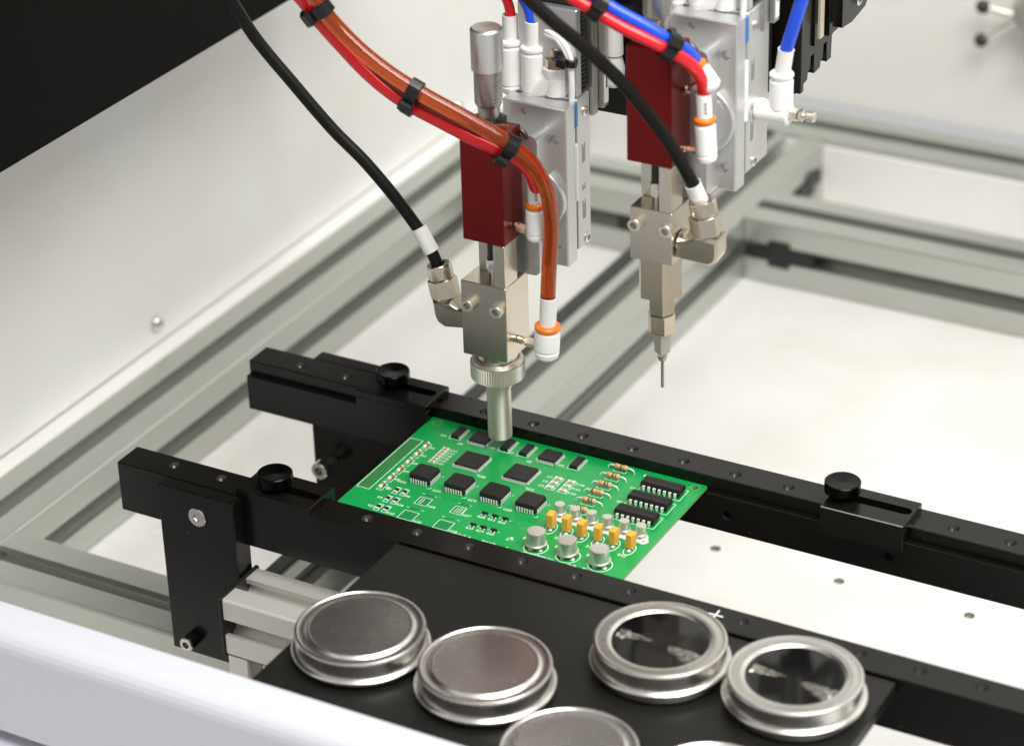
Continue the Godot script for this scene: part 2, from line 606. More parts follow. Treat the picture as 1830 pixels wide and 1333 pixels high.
func board_print() -> ImageTexture:
	var w := int(BW * PX)
	var h := int(BZ1 * PX)
	var im := Image.create(w, h, false, Image.FORMAT_RGB8)
	im.fill(lin(0.0025, 0.275, 0.06))
	var r := RandomNumberGenerator.new()
	r.seed = 77
	var trace := lin(0.0025, 0.205, 0.05)
	# faint copper tracks under the mask
	for i in 70:
		var x := r.randf_range(-136, -4)
		var z := r.randf_range(3, 86)
		for k in 3:
			var l := r.randf_range(3, 12) * (1 if r.randf() < 0.5 else -1)
			if k % 2 == 0:
				pr(im, minf(x, x + l), z, absf(l), 0.3, trace)
				x += l
			else:
				pr(im, x, minf(z, z + l), 0.3, absf(l), trace)
				z += l
	for i in 46:
		var x := r.randf_range(-134, -4)
		var z := r.randf_range(4, 84)
		disc(im, x, z, 0.42, lin(0.10, 0.44, 0.17))
		disc(im, x, z, 0.18, lin(0.01, 0.10, 0.03))
	var wht := lin(0.78, 0.82, 0.74)
	var pad := lin(0.003, 0.20, 0.05)
	# edge connector: frame and fine contacts
	outline(im, -138.8, 21.3, 6.9, 47, 0.3, wht)
	for i in 46:
		pr(im, -138.4, 22.1 + i * 1.0, 5.4, 0.66, lin(0.035, 0.06, 0.022))
		pr(im, -138.4, 22.65 + i * 1.0, 5.4, 0.15, lin(0.10, 0.36, 0.14))
	for i in 6:
		var z: float = 25.4 + i * 7.7
		outline(im, -129.5, z - 3.1, 2.9, 6.1, 0.28, wht)
		text(im, "D%d" % (i + 1), -126.1, z - 1.2, 1.5, wht)
		var cz: float = 23.2 + i * 2.46
		outline(im, -120.8, cz - 1.05, 3.7, 2.1, 0.22, wht)
		text(im, "C%d" % (13 + i), -116.6, cz - 0.8, 1.4, wht)
	for i in 3:
		var z: float = 64.0 + i * 7.75
		for s in 2:
			outline(im, -121.7 + s * 4.0, z - 2.9, 2.5, 5.6, 0.28, wht)
		text(im, "R%d" % (7 + 2 * i), -125.3, z - 0.4, 1.5, wht)
		text(im, "R%d" % (8 + 2 * i), -114.7, z + 1.2, 1.5, wht)
	# empty footprints
	var fp := [[-108.4, 63.4, 6.3, 6.4, "U26", 2], [-90.6, 63.2, 5.8, 6.2, "U27", 4], [-108.9, 76.0, 7.4, 7.2, "U28", 0], [-91.3, 76.0, 7.6, 7.2, "U29", 0]]
	for f in fp:
		pr(im, f[0], f[1], f[2], f[3], pad)
		outline(im, f[0], f[1], f[2], f[3], 0.28, wht)
		for k: int in f[5]:
			pr(im, f[0] + 1.6 + k * 1.15, f[1] + 0.9, 0.25, f[3] - 1.9, wht)
		for k in 3:
			pr(im, f[0] + 1.6 + k * 1.5, f[1] - 2.6, 0.9, 1.0, lin(0.02, 0.05, 0.03))
		pr(im, f[0] - 0.6, f[1] - 2.6, 1.3, 0.28, wht)
		pr(im, f[0] + f[2] - 0.6, f[1] - 2.6, 1.3, 0.28, wht)
		text(im, f[4], f[0] + f[2] + 0.6, f[1] + f[3] - 1.7, 1.6, wht)
	# chip outlines and names
	for k in 4:
		var x: float = [-123.2, -97.6, -88.0, -62.4][k]
		outline(im, x + 0.2, 3.4, 5.6, 10.6, 0.26, wht)
		text(im, ["U4", "U6", "U7", "U9"][k], x - 4.2, 12.2, 1.6, wht)
	for k in 2:
		var x: float = [-114.2, -78.6][k]
		pr(im, x - 0.3, 3.0, 1.5, 0.26, wht)
		text(im, ["U5", "U8"][k], x - 2.6, 15.4, 1.6, wht)
		x = [-109.4, -84.7][k]
		pr(im, x - 0.4, 20.3, 1.6, 0.26, wht)
		pr(im, x + 13.6, 36.0, 1.4, 0.26, wht)
		text(im, ["U20", "U21"][k], x + 14.8, 36.2, 1.6, wht)
	for k in 4:
		var x := -119.6 + 17.83 * k
		pr(im, x + 10.2, 56.4, 1.5, 0.26, wht)
		pr(im, x + 11.5, 55.1, 0.26, 1.5, wht)
		pr(im, x + 11.5, 44.2, 0.26, 1.4, wht)
		text(im, "U%d" % (22 + k), x - 4.6, 55.6, 1.7, wht)
	for k in 6:
		var x: float = -77.6 + (k % 3) * 5.1
		var z: float = 64.0 if k < 3 else 74.2
		pr(im, x - 0.6, z - 1.4, 0.26, 1.2, wht)
		pr(im, x + 3.6, z - 0.2, 1.1, 0.26, wht)
		text(im, "Q%d" % (10 + k), x - 0.3, z + 1.8, 1.5, wht)
		# chip capacitors
		var cx: float = -60.9 if k < 3 else -54.5
		var cz: float = 24.0 + (k % 3) * 4.05
		outline(im, cx - 2.3, cz - 1.4, 4.6, 2.8, 0.25, wht)
		text(im, "C%d" % (7 + k), cx - 5.6 if k < 3 else cx + 2.9, cz - 0.8, 1.5, wht)
	for k in 6:
		var z: float = [5.0, 13.0, 21.0, 28.4, 36.2, 44.0][k]
		outline(im, -42.9, z - 0.4, 6.4, 2.1, 0.26, wht)
		var x := -44.4 + 7.52 * k
		oval(im, x, 61.8, 2.2, 4.2, 0.32, wht)
		text(im, "D%d" % (7 + k), x - 2.8, 66.2, 1.6, wht)
	for k in 3:
		var z: float = [16.4, 29.2, 42.0][k]
		outline(im, -25.6, z - 9.2, 20.6, 9.9, 0.28, wht)
		text(im, "U%d" % (k + 1), -29.4, z - 1.2, 1.6, wht)
		var x: float = [-43.3, -27.9, -12.7][k]
		oval(im, x, 77.6, 5.2, 5.2, 0.32, wht)
		text(im, "E%d" % (3 - k), x - 8.4, 72.2, 1.8, wht)
	text(im, "E4", -57.6, 76.4, 1.6, wht)
	text(im, "E1", -28.6, 3.4, 1.6, wht)
	# white blobs round the small cans
	for k in 6:
		var x: float = -46.0 + 7.75 * k
		disc(im, x, 51.2, 3.7, wht)
		disc(im, x + 2.6, 53.0, 2.2, wht)
		disc(im, x - 1.6, 54.2, 1.9, wht)
		disc(im, x - 1.9, 54.5, 0.7, lin(0.02, 0.05, 0.03))
		disc(im, x + 2.8, 53.2, 0.6, lin(0.02, 0.05, 0.03))
	text(im, "0091  PWA  L  CONTROL  0A-E", -81.0, 82.6, 2.9, wht)
	return ImageTexture.create_from_image(im)

func pr(im: Image, x: float, z: float, w: float, h: float, c: Color) -> void:
	im.fill_rect(Rect2i(int((x - BX0) * PX), int(z * PX), maxi(1, int(round(w * PX))), maxi(1, int(round(h * PX)))), c)

func outline(im: Image, x: float, z: float, w: float, h: float, t: float, c: Color) -> void:
	pr(im, x, z, w, t, c)
	pr(im, x, z + h - t, w, t, c)
	pr(im, x, z, t, h, c)
	pr(im, x + w - t, z, t, h, c)

func text(im: Image, s: String, x: float, z: float, h: float, c: Color) -> void:
	var u := h / 6.0
	for ch in s:
		if GLYPH.has(ch):
			var g: String = GLYPH[ch]
			for row in g.length():
				var bits := ("0x" + g[row]).hex_to_int()
				for b in 4:
					if bits & (8 >> b):
						pr(im, x + b * u, z + row * u, u * 1.05, u * 1.05, c)
		x += u * 5.0

func disc(im: Image, x: float, z: float, r: float, c: Color) -> void:
	for i in range(int(-r * PX), int(r * PX) + 1):
		var w := sqrt(maxf(0.0, r * PX * r * PX - i * i)) / PX
		pr(im, x - w, z + i / PX, 2 * w, 1.01 / PX, c)

func oval(im: Image, x: float, z: float, rx: float, rz: float, t: float, c: Color) -> void:
	for i in 240:
		var a := TAU * i / 240
		pr(im, x + cos(a) * rx - t / 2, z + sin(a) * rz - t / 2, t, t, c)

# ---------------------------------------------------------------- setting
func build_setting() -> void:
	# base plate with its rows of small round holes
	var m := mb()
	var y := -127.0
	var hx := [-58.0, 10.0, 78.5]
	var hz := -136.5
	var round_hole := func(a: float) -> Vector2: return Vector2(cos(a), sin(a)) * 2.7
	flat_rect(m, -460, 560, -600, hz - 20, y)
	flat_rect(m, -460, 560, hz + 20, 520, y)
	flat_rect(m, -460, hx[0] - 34, hz - 20, hz + 20, y)
	flat_rect(m, hx[2] + 34, 560, hz - 20, hz + 20, y)
	for x: float in hx:
		cell(m, x - 34.0 if x == hx[0] else (x - 34.0 if x == hx[1] else hx[1] + 34.0), x + 34.0, hz - 20, hz + 20, x, hz, round_hole, y)
	var fl := structure("floor", m, M.white_floor, "glossy white base plate of the machine under the frame")
	for x: float in hx:
		var h := mb(Transform3D(Basis.IDENTITY, Vector3(x, y, hz)))
		h.flip = true
		lathe(h, PackedVector2Array([Vector2(0, -3.4), Vector2(2.7, -3.4), Vector2(2.7, 0)]), 28)
		var p := part("screw_hole", h, M.dull_steel, fl)
		p.position = Vector3.ZERO
	# white side and rear sheets of the enclosure
	m = mb()
	bx(m, -402, -398, -85, 900, -640, 520, 0.5)
	bx(m, -398, -387, -88, -85.6, -600, 520, 0.4)
	var wl := structure("left_wall", m, M.white_wall, "white sheet metal side wall behind the black hose")
	for z: float in [-131.0, -466.0]:
		var b := mb(ax(Vector3(-398, -72, z), Vector3(1, 0, 0)))
		lathe(b, PackedVector2Array([Vector2(0, 0), Vector2(4.6, 0), Vector2(4.6, 0.9), Vector2(4.0, 2.6), Vector2(2.6, 4.0), Vector2(0, 4.4)]), 20)
		part("bolt", b, M.steel, wl)
	m = mb()
	bx(m, -398, 900, -84, 900, -606, -602, 0.5)
	structure("back_wall", m, M.white_wall, "white sheet metal rear wall of the machine enclosure")
	m = mb()
	bx(m, -344, 560, -126.8, -88.5, -547, -545, 0.3)
	structure("rear_skirting", m, M.white_wall, "white vertical sheet below the rearmost frame beam")

# ---------------------------------------------------------------- frame
func profile(w: float, slot: float, lip: float, inner: float, deep: float, r := 1.5) -> PackedVector2Array:
	var h := w / 2
	var p := PackedVector2Array()
	for k in 4:
		var side := [Vector2(h, -h + r), Vector2(h, -slot / 2), Vector2(h - 0.5, -slot / 2 + 0.0), Vector2(h - lip, -slot / 2), Vector2(h - lip, -inner / 2), Vector2(h - lip - 2.0, -inner / 2), Vector2(h - deep, -slot / 2 + 0.8),
			Vector2(h - deep, slot / 2 - 0.8), Vector2(h - lip - 2.0, inner / 2), Vector2(h - lip, inner / 2), Vector2(h - lip, slot / 2), Vector2(h, slot / 2), Vector2(h, h - r)]
		for q: Vector2 in side:
			p.append(q.rotated(PI / 2 * k))
		for j in 3:
			p.append((Vector2(h - r, h - r) + Vector2(r, 0).rotated(PI / 8 * (j + 0.5) * 4.0 / 3.0 * 0.75 + 0.02)).rotated(PI / 2 * k))
	return p

func beam(called: String, label: String, a: Vector3, b: Vector3, w: float, m: StandardMaterial3D, group := "") -> Node3D:
	var o := thing(called, label, "aluminium profile", (a + b) / 2.0, group)
	var d := (b - a).normalized()
	var up := Vector3.UP if absf(d.y) < 0.5 else Vector3(0, 0, 1)
	var x := up.cross(d).normalized()
	var s := mb(Transform3D(Basis(x, d.cross(x).normalized(), d), a))
	var k := w / 40.0
	if w < 35.0:
		prism(s, profile(w, 8.4, 2.3, 16.0, 9.0, 1.4), 0.0, (b - a).length())
	else:
		prism(s, profile(w, 10.4 * k, 3.4 * k, 18.0 * k, 14.0 * k, 1.6 * k), 0.0, (b - a).length())
	part("profile", s, m, o)
	return o

func build_frame() -> void:
	var g := "grey aluminium beams of the machine frame"
	var yc := -106.0
	beam("frame_beam", "grey slotted aluminium beam along the foot of the left white wall", Vector3(-366.5, yc, -602), Vector3(-366.5, yc, 101), 41.0, M.extrusion, g)
	beam("frame_beam", "grey slotted aluminium beam nearest the white front cover, behind the black post", Vector3(-346, yc, 80.5), Vector3(560, yc, 80.5), 41.0, M.extrusion, g)
	var mid := beam("frame_beam", "grey slotted aluminium beam running back beneath the two dispensing heads", Vector3(-193.5, yc, -545), Vector3(-193.5, yc, 60), 42.0, M.extrusion, g)
	var fa := beam("frame_beam", "grey aluminium cross beam with black slot connector right of the needle head", Vector3(-172, yc, -442.5), Vector3(560, yc, -442.5), 42.0, M.extrusion, g)
	var fb := beam("frame_beam", "short grey aluminium cross beam between the left beam and the middle beam", Vector3(-346, yc, -442.5), Vector3(-215, yc, -442.5), 42.0, M.extrusion, g)
	beam("frame_beam", "rearmost grey aluminium beam at the foot of the rear wall", Vector3(-346, yc, -569), Vector3(560, yc, -569), 42.0, M.extrusion, g)
	# black corner connectors sunk in the slots
	for q in [[fa, -171.0, -127.0], [fb, -258.0, -216.0]]:
		var m := mb()
		bx(m, q[1], q[2], yc - 4.6, yc + 4.6, -430.0, -420.7, 0.6)
		bx(m, (q[1] + q[2]) / 2 - 7.0, (q[1] + q[2]) / 2 + 7.0, yc - 8.5, yc + 8.5, -421.4, -420.2, 0.4)
		part("slot_connector", m, M.black_plastic, q[0])
	var mm := mb()
	bx(mm, -173.5, -171.4, yc - 4.4, yc + 4.4, -540, -505, 0.4)
	bx(mm, -172.2, -171.0, yc - 8.0, yc + 8.0, -529, -517, 0.4)
	part("slot_connector", mm, M.black_plastic, mid)
	mm = mb()
	bx(mm, -214.6, -206.5, -85.2, -83.6, -545, 60, 0.3)  # added dark strip imitates the shaded band along the beam top
	part("shade_strip", mm, M.black_plastic, mid)
	# small silver profile beside the front post, and its foot
	var se := beam("short_profile", "short silver slotted profile between the black post and the black tray", Vector3(-172, -48.3, 115), Vector3(95, -48.3, 115), 29.0, M.small_extrusion)
	var m := mb()
	bx(m, -174.2, -172.05, -63.6, -33.0, 99.8, 130.2, 0.5)
	part("end_cap", m, M.black_plastic, se)
	beam("foot_profile", "upright silver profile standing under the short silver profile", Vector3(-157.5, -127, 115), Vector3(-157.5, -63.2, 115), 29.0, M.small_extrusion)
	# white painted bar across the front
	var fc := thing("front_cover", "white painted rounded cover bar across the lower left corner", "machine cover", Vector3(-150, -127, 245))
	m = mb(along_x())
	var p := PackedVector2Array()
	# polygon in (-z, y), counter-clockwise
	for c in [[-233.5, 14.0, 3.0, 0.0], [-243.0, 8.5, 8.5, 90.0]]:
		for k in 7:
			var a := deg_to_rad(c[3] + 15.0 * k)
			p.append(Vector2(c[0] + cos(a) * c[2], c[1] + sin(a) * c[2]))
	p.append_array(PackedVector2Array([Vector2(-247.0, -36), Vector2(-244.5, -38), Vector2(-233, -38), Vector2(-230.5, -36)]))
	prism(m, p, -330, 560)
	part("cover_bar", m, M.cover_paint, fc)
	m = mb()
	bx(m, -330, 560, -127, -43, 230, 247.5, 1.5)
	part("lower_panel", m, M.cover_paint, fc)

# ---------------------------------------------------------------- rails, posts, stops
func thread_hole(m: MB, x: float, y: float, z: float, r := 2.35) -> void:
	m.xf = Transform3D(Basis.IDENTITY, Vector3(x, y, z))
	m.flip = true
	var p := PackedVector2Array([Vector2(0, -9), Vector2(r, -9)])
	for k in 10:
		p.append(Vector2(r - 0.32, -8.6 + k * 0.8))
		p.append(Vector2(r, -8.2 + k * 0.8))
	p.append(Vector2(r + 0.35, 0))
	lathe(m, p, 24)
	m.flip = false
	m.xf = Transform3D()

func rail(called: String, label: String, mirror: bool, marks: bool) -> void:
	var s := -1.0 if mirror else 1.0
	var o0 := 89.5 if mirror else 0.0
	var zz := func(z: float) -> float: return o0 + s * z
	var x0 := -241.2
	var x1 := 275.0
	var o := thing(called, label, "rail", Vector3(0, -19.5, zz.call(-7.0)), "black conveyor rails gripping the circuit board")
	var m := mb(along_x())
	# polygon of the section in (-z, y)
	var pts := [Vector2(-16, -19.5), Vector2(2.6, -19.5), Vector2(2.6, -1.95), Vector2(2.3, -1.65), Vector2(-0.5, -1.65), Vector2(-0.5, 4.76), Vector2(-0.9, 5.16), Vector2(-15.6, 5.16), Vector2(-16, 4.76)]
	var poly := PackedVector2Array()
	for q: Vector2 in pts:
		poly.append(Vector2(-zz.call(q.x), q.y))
	var skip_edge := 6
	if not mirror:
		poly.reverse()
		skip_edge = 1
	prism(m, poly, x0, x1, [skip_edge] if mirror else [skip_edge, 6])
	m.xf = Transform3D()
	var za := minf(zz.call(-15.6), zz.call(-0.9))
	var zb := maxf(zz.call(-15.6), zz.call(-0.9))
	var hz: float = zz.call(-6.9)
	var at: Array[float] = []
	for k in 20:
		var x := -216.2 + 25.22 * k
		if x < x1 - 5: at.append(x)
	var left := x0
	var hole := func(a: float) -> Vector2: return Vector2(cos(a), sin(a)) * 2.7
	for x in at:
		flat_rect(m, left, x - 6, za, zb, 5.16)
		cell(m, x - 6, x + 6, za, zb, x, hz, hole, 5.16)
		left = x + 6
	flat_rect(m, left, x1, za, zb, 5.16)
	part("rail_bar", m, M.black_anodized, o)
	for x in at:
		if x > 200: continue
		var h := mb()
		thread_hole(h, x, 5.16, hz)
		part("threaded_hole", h, M.thread_metal, o)
	if not mirror:
		m = mb()
		m.quad(Vector3(54.0, 4.74, -0.485), Vector3(x1, 4.74, -0.485), Vector3(x1, 5.18, -0.92), Vector3(54.0, 5.18, -0.92))
		part("worn_edge", m, M.dull_steel, o)
	if marks:
		m = mb()
		bx(m, 46.6, 52.9, 5.165, 5.19, 96.65, 97.35, 0.0)
		bx(m, 49.3, 49.9, 5.167, 5.195, 93.2, 100.2, 0.0)
		part("cross_mark", m, M.silk_white, o)
	else:
		m = mb()
		var from := x0
		for x: float in [-64.5, 11.1, 86.7]:
			face_z(m, from, x + 10, -19.5, -1.95, 2.6, x, -11, 2.2)
			from = x + 10
			blind_hole(o, Vector3(x, -11, 2.6), Vector3(0, 0, 1), 2.2, 6.0, "side_hole", M.thread_metal)
		face_z(m, from, x1, -19.5, -1.95, 2.6, 162.3, -11, 2.2)
		part("rail_face", m, M.black_anodized, o)

func cap_screw(o: Node, pos: Vector3, dir: Vector3, r: float, len: float, m: Material) -> void:
	var b := mb(ax(pos, dir))
	lathe(b, PackedVector2Array([Vector2(r, 0), Vector2(r, len - 0.4), Vector2(r - 0.4, len), Vector2(r * 0.5, len)]), 28)
	var p := part("screw", b, m, o)
	b = mb(ax(pos, dir))
	b.flip = true
	lathe(b, PackedVector2Array([Vector2(0, len - r * 0.95), Vector2(r * 0.46, len - r * 0.95), Vector2(r * 0.52, len)]), 6, true, 0.3)
	part("socket", b, m, p)

func post(label: String, mirror: bool) -> void:
	var o := thing("support_post", label, "bracket", Vector3(-194, -82, -22.0 if mirror else 107.0), "black posts carrying the rails")
	var m := mb()
	if not mirror:
		# stepped plate: the lower part reaches back under the rail
		bx(m, -214.8, -174.3, -82, 4.9, 105.7, 112.5, 0.4)
		bx(m, -214.3, -174.8, -81.5, -19.8, 101.5, 105.7, 0.3)
	else:
		bx(m, -214.8, -174.3, -127, 5.0, -24.0, -16.2, 0.4)
		bx(m, -215.6, -140.0, -127, -19.8, -16.2, -12.0, 0.3)
	part("plate", m, M.black_anodized, o)
	if not mirror:
		var b := mb(ax(Vector3(-194, -7, 112.5), Vector3(0, 0, 1)))
		lathe(b, PackedVector2Array([Vector2(4.6, 0.05), Vector2(4.6, 0.5), Vector2(4.3, 0.8), Vector2(1.9, 0.8)]), 32)
		var p := part("countersunk_screw", b, M.steel, o)
		b = mb(ax(Vector3(-194, -7, 112.5), Vector3(0, 0, 1)))
		b.flip = true
		lathe(b, PackedVector2Array([Vector2(0, 0.1), Vector2(1.75, 0.1), Vector2(1.9, 0.8)]), 6, true, 0.4)
		part("socket", b, M.steel, p)
		b = mb(ax(Vector3(-203.0, -74.0, 112.5), Vector3(0, 0, 1)))
		lathe(b, PackedVector2Array([Vector2(3.5, 0), Vector2(3.5, 4.9), Vector2(3.3, 5.1)]), 28)
		part("spacer", b, M.black_anodized, o)
		cap_screw(o, Vector3(-203.0, -74.0, 117.5), Vector3(0, 0, 1), 3.4, 1.4, M.steel)
	else:
		var b := mb(ax(Vector3(-204.5, -46.0, -12), Vector3(0, 0, 1)))
		cyl(b, 2.4, 0, 9.0)
		part("spacer", b, M.dull_steel, o)
		cap_screw(o, Vector3(-204.5, -46.0, -3.5), Vector3(0, 0, 1), 4.4, 5.0, M.steel)

func stop(label: String, x0: float, z0: float, z1: float, lip_front: bool, knob_x: float, slot_end: float, cz: float) -> void:
	var x1 := x0 + 37.9
	var o := thing("board_stop", label, "clamp", Vector3(x0 + 19, 5.2, (z0 + z1) / 2), "black sliding stop blocks on the rails")
	var m := mb()
	var c := 0.35
	var y := 8.6
	var cx := (knob_x + slot_end) / 2
	var hl := absf(slot_end - knob_x) / 2
	var slot := func(a: float) -> Vector2:
		var d := Vector2(cos(a), sin(a))
		var r := 2.7
		var t := r / maxf(absf(d.y), 1e-6)
		if absf(d.x * t) <= hl:
			return d * t
		# meet the round end
		var q := signf(d.x) * hl
		var bq := d.x * q
		var tt := bq + sqrt(maxf(0.0, bq * bq - q * q + r * r))
		return d * tt
	var ends: Array = []
	for i in 17:
		var q := -PI / 2 + PI * i / 16
		var e := Vector2(hl + 2.7 * cos(q), 2.7 * sin(q)).angle()
		ends.append(e)
		ends.append(PI - e)
	cell(m, x0 + c, x1 - c, z0 + c, z1 - c, cx, cz, slot, y, Rect2(), ends)
	# chamfered rim and sides
	var top := rrect((x0 + x1) / 2, (z0 + z1) / 2, (x1 - x0) / 2 - c, (z1 - z0) / 2 - c, 0.01, y, 1)
	var side := rrect((x0 + x1) / 2, (z0 + z1) / 2, (x1 - x0) / 2, (z1 - z0) / 2, 0.01, y - c, 1)
	var low := rrect((x0 + x1) / 2, (z0 + z1) / 2, (x1 - x0) / 2, (z1 - z0) / 2, 0.01, 5.22, 1)
	for i in top.size():
		var j := (i + 1) % top.size()
		m.quad(side[i], side[j], top[j], top[i])
		m.quad(low[i], low[j], side[j], side[i])
	# wall and floor of the slot
	var around: Array = []
	for q: float in ends:
		around.append(fposmod(q, TAU))
	around.sort()
	for i in around.size():
		var a0: float = around[i]
		var a1: float = around[(i + 1) % around.size()]
		var p0: Vector2 = slot.call(a0)
		var p1: Vector2 = slot.call(a1)
		m.quad(Vector3(cx + p0.x, y, cz - p0.y), Vector3(cx + p1.x, y, cz - p1.y), Vector3(cx + p1.x, 5.25, cz - p1.y), Vector3(cx + p0.x, 5.25, cz - p0.y))
	flat_rect(m, x0 + 1, x1 - 1, z0 + 1, z1 - 1, 5.24)
	if lip_front:
		bx(m, x0, x1, -4.8, 5.21, z1 - 4.2, z1, 0.3)
	else:
		bx(m, x0, x1, -0.2, 5.21, z0, z0 + 3.2, 0.3)
	part("block", m, M.black_anodized, o)
	if x0 > 0.0:
		m = mb()
		m.quad(Vector3(x0 + 0.4, y - c - 0.02, z1 + 0.015), Vector3(x1 - 0.4, y - c - 0.02, z1 + 0.015), Vector3(x1 - 0.4, y + 0.015, z1 - c), Vector3(x0 + 0.4, y + 0.015, z1 - c))
		part("worn_edge", m, M.dull_steel, o)
	var k := mb(Transform3D(Basis.IDENTITY, Vector3(knob_x, 0, cz)))
	lathe(k, PackedVector2Array([Vector2(4.4, 8.62), Vector2(4.4, 10.2), Vector2(7.0, 10.4), Vector2(7.9, 11.2), Vector2(7.9, 15.6), Vector2(7.5, 16.0), Vector2(6.6, 16.0), Vector2(0, 15.3)]), 40)
	part("thumb_screw", k, M.black_knob, o)

func build_fixture() -> void:
	var k: StandardMaterial3D = M.black_anodized.duplicate()
	k.roughness = 0.26
	k.metallic = 0.5
	k.albedo_color = lin(0.03, 0.028, 0.025)
	k.anisotropy_enabled = true
	k.anisotropy = -0.7
	M["black_knob"] = k
	rail("conveyor_rail", "black rail with threaded holes along the rear edge of the circuit board", false, false)
	rail("conveyor_rail", "black rail with threaded holes and a white cross mark, between board and tins", true, true)
	post("black upright post with two silver screws at the near end of the front rail", false)
	post("black upright post under the far rail with a silver spacer screw, behind the board", true)
	stop("black sliding stop block with knurled knob on the near left of the front rail", -176.6, 85.6, 106.2, false, -162.0, -142.4, 96.6)
	stop("black sliding stop block with knob on the far rail, left of the board", -177.0, -15.0, 6.8, true, -163.5, -143.6, -5.6)
	stop("black sliding stop block with knob on the far rail, right of the board", 56.4, -15.0, 6.8, true, 61.6, 90.6, -5.6)

# ---------------------------------------------------------------- circuit board
func build_board() -> void:
	var o := thing("circuit_board", "green printed circuit board full of chips, held between the two black rails", "circuit board", Vector3(-69.5, -1.6, 44.7))
	var uvs := Rect2(BX0, 0, BW, BZ1)
	var m := mb()
	var x1 := BX0 + BW
	var hole := func(a: float) -> Vector2: return Vector2(cos(a), sin(a)) * 1.75
	var hs := [Vector2(-134.8, 4.2), Vector2(-3.9, 3.6)]
	cell(m, BX0, BX0 + 9, 0, 8, hs[0].x, hs[0].y, hole, 0, uvs)
	cell(m, x1 - 9, x1, 0, 8, hs[1].x, hs[1].y, hole, 0, uvs)
	flat_rect(m, BX0 + 9, x1 - 9, 0, 8, 0, uvs)
	flat_rect(m, BX0, x1, 8, BZ1, 0, uvs)
	part("printed_face", m, M.solder_mask, o)
	m = mb()
	var top := rrect((BX0 + x1) / 2, BZ1 / 2, BW / 2, BZ1 / 2, 0.02, -0.001, 1)
	var low := rrect((BX0 + x1) / 2, BZ1 / 2, BW / 2, BZ1 / 2, 0.02, -1.6, 1)
	for i in top.size():
		var j := (i + 1) % top.size()
		m.quad(low[i], low[j], top[j], top[i])
	cell(m, BX0, BX0 + 9, 0, 8, hs[0].x, hs[0].y, hole, -1.6)
	cell(m, x1 - 9, x1, 0, 8, hs[1].x, hs[1].y, hole, -1.6)
	flat_rect(m, BX0 + 9, x1 - 9, 0, 8, -1.6)
	flat_rect(m, BX0, x1, 8, BZ1, -1.6)
	for h in hs:
		m.xf = Transform3D(Basis.IDENTITY, Vector3(h.x, 0, h.y))
		m.flip = true
		lathe(m, PackedVector2Array([Vector2(1.75, -1.59), Vector2(1.75, 0)]), 24)
		m.flip = false
		m.xf = Transform3D()
	part("board_edge", m, M.board_core, o)
	for h in hs:
		m = mb(Transform3D(Basis.IDENTITY, Vector3(h.x, 0, h.y)))
		lathe(m, PackedVector2Array([Vector2(2.3, 0.01), Vector2(2.3, 0.05), Vector2(1.75, 0.05)]), 24)
		part("hole_ring", m, M.board_core, o)
	# four square chips with J-shaped pins
	for k in 4:
		plcc(o, -114.2 + 17.83 * k, 50.1)
	# flat packs
	flat_pack(o, -102.5, 28.2, 6.1, 7.0, 25, 0.5, 1.7)
	flat_pack(o, -77.5, 28.2, 6.1, 7.0, 25, 0.5, 1.7)
	flat_pack(o, -108.5, 9.0, 4.5, 5.5, 11, 0.8, 1.8)
	flat_pack(o, -72.8, 9.4, 4.5, 5.5, 11, 0.8, 1.8)
	for x: float in [-120.3, -94.8, -85.1, -59.5]:
		small_outline(o, x, 8.8)
	for k in 3:
		dip(o, -15.2, [12.4, 25.2, 38.0][k])
	for k in 6:
		diode(o, -128.05, 25.35 + 7.7 * k)
		chip_part(o, "chip_resistor", -118.95, 23.2 + 2.46 * k + 0.05, 0.75, 1.3, 0.7, true, M.chip_cap)
		chip_part(o, "chip_resistor", -120.45 + 4.0 * (k % 2), 63.9 + 7.75 * (k / 2), 0.85, 1.75, 0.75, false, M.chip_black)
		transistor(o, -75.9 + (k % 3) * 5.1, 64.1 if k < 3 else 74.3)
		chip_part(o, "chip_capacitor", -60.9 if k < 3 else -54.5, 24.0 + (k % 3) * 4.05, 0.85, 1.6, 0.9, true, M.chip_cap_pale)
		resistor(o, [5.0, 13.0, 21.0, 28.4, 36.2, 44.0][k], k)
		metal_can(o, -46.0 + 7.75 * k, 50.6, 2.35, 2.75, 1.3, 4.7, "small_metal_can")
		box_capacitor(o, -44.4 + 7.52 * k, 61.2)
	for x: float in [-43.3, -27.9, -12.7]:
		metal_can(o, x, 77.4, 4.1, 4.75, 1.9, 6.4, "metal_can")
	m = mb(Transform3D(Basis.IDENTITY, Vector3(-55.3, 0, 77.2)))
	cyl(m, 0.8, 0, 1.2, 16)
	part("test_pin", m, M.solder, o)

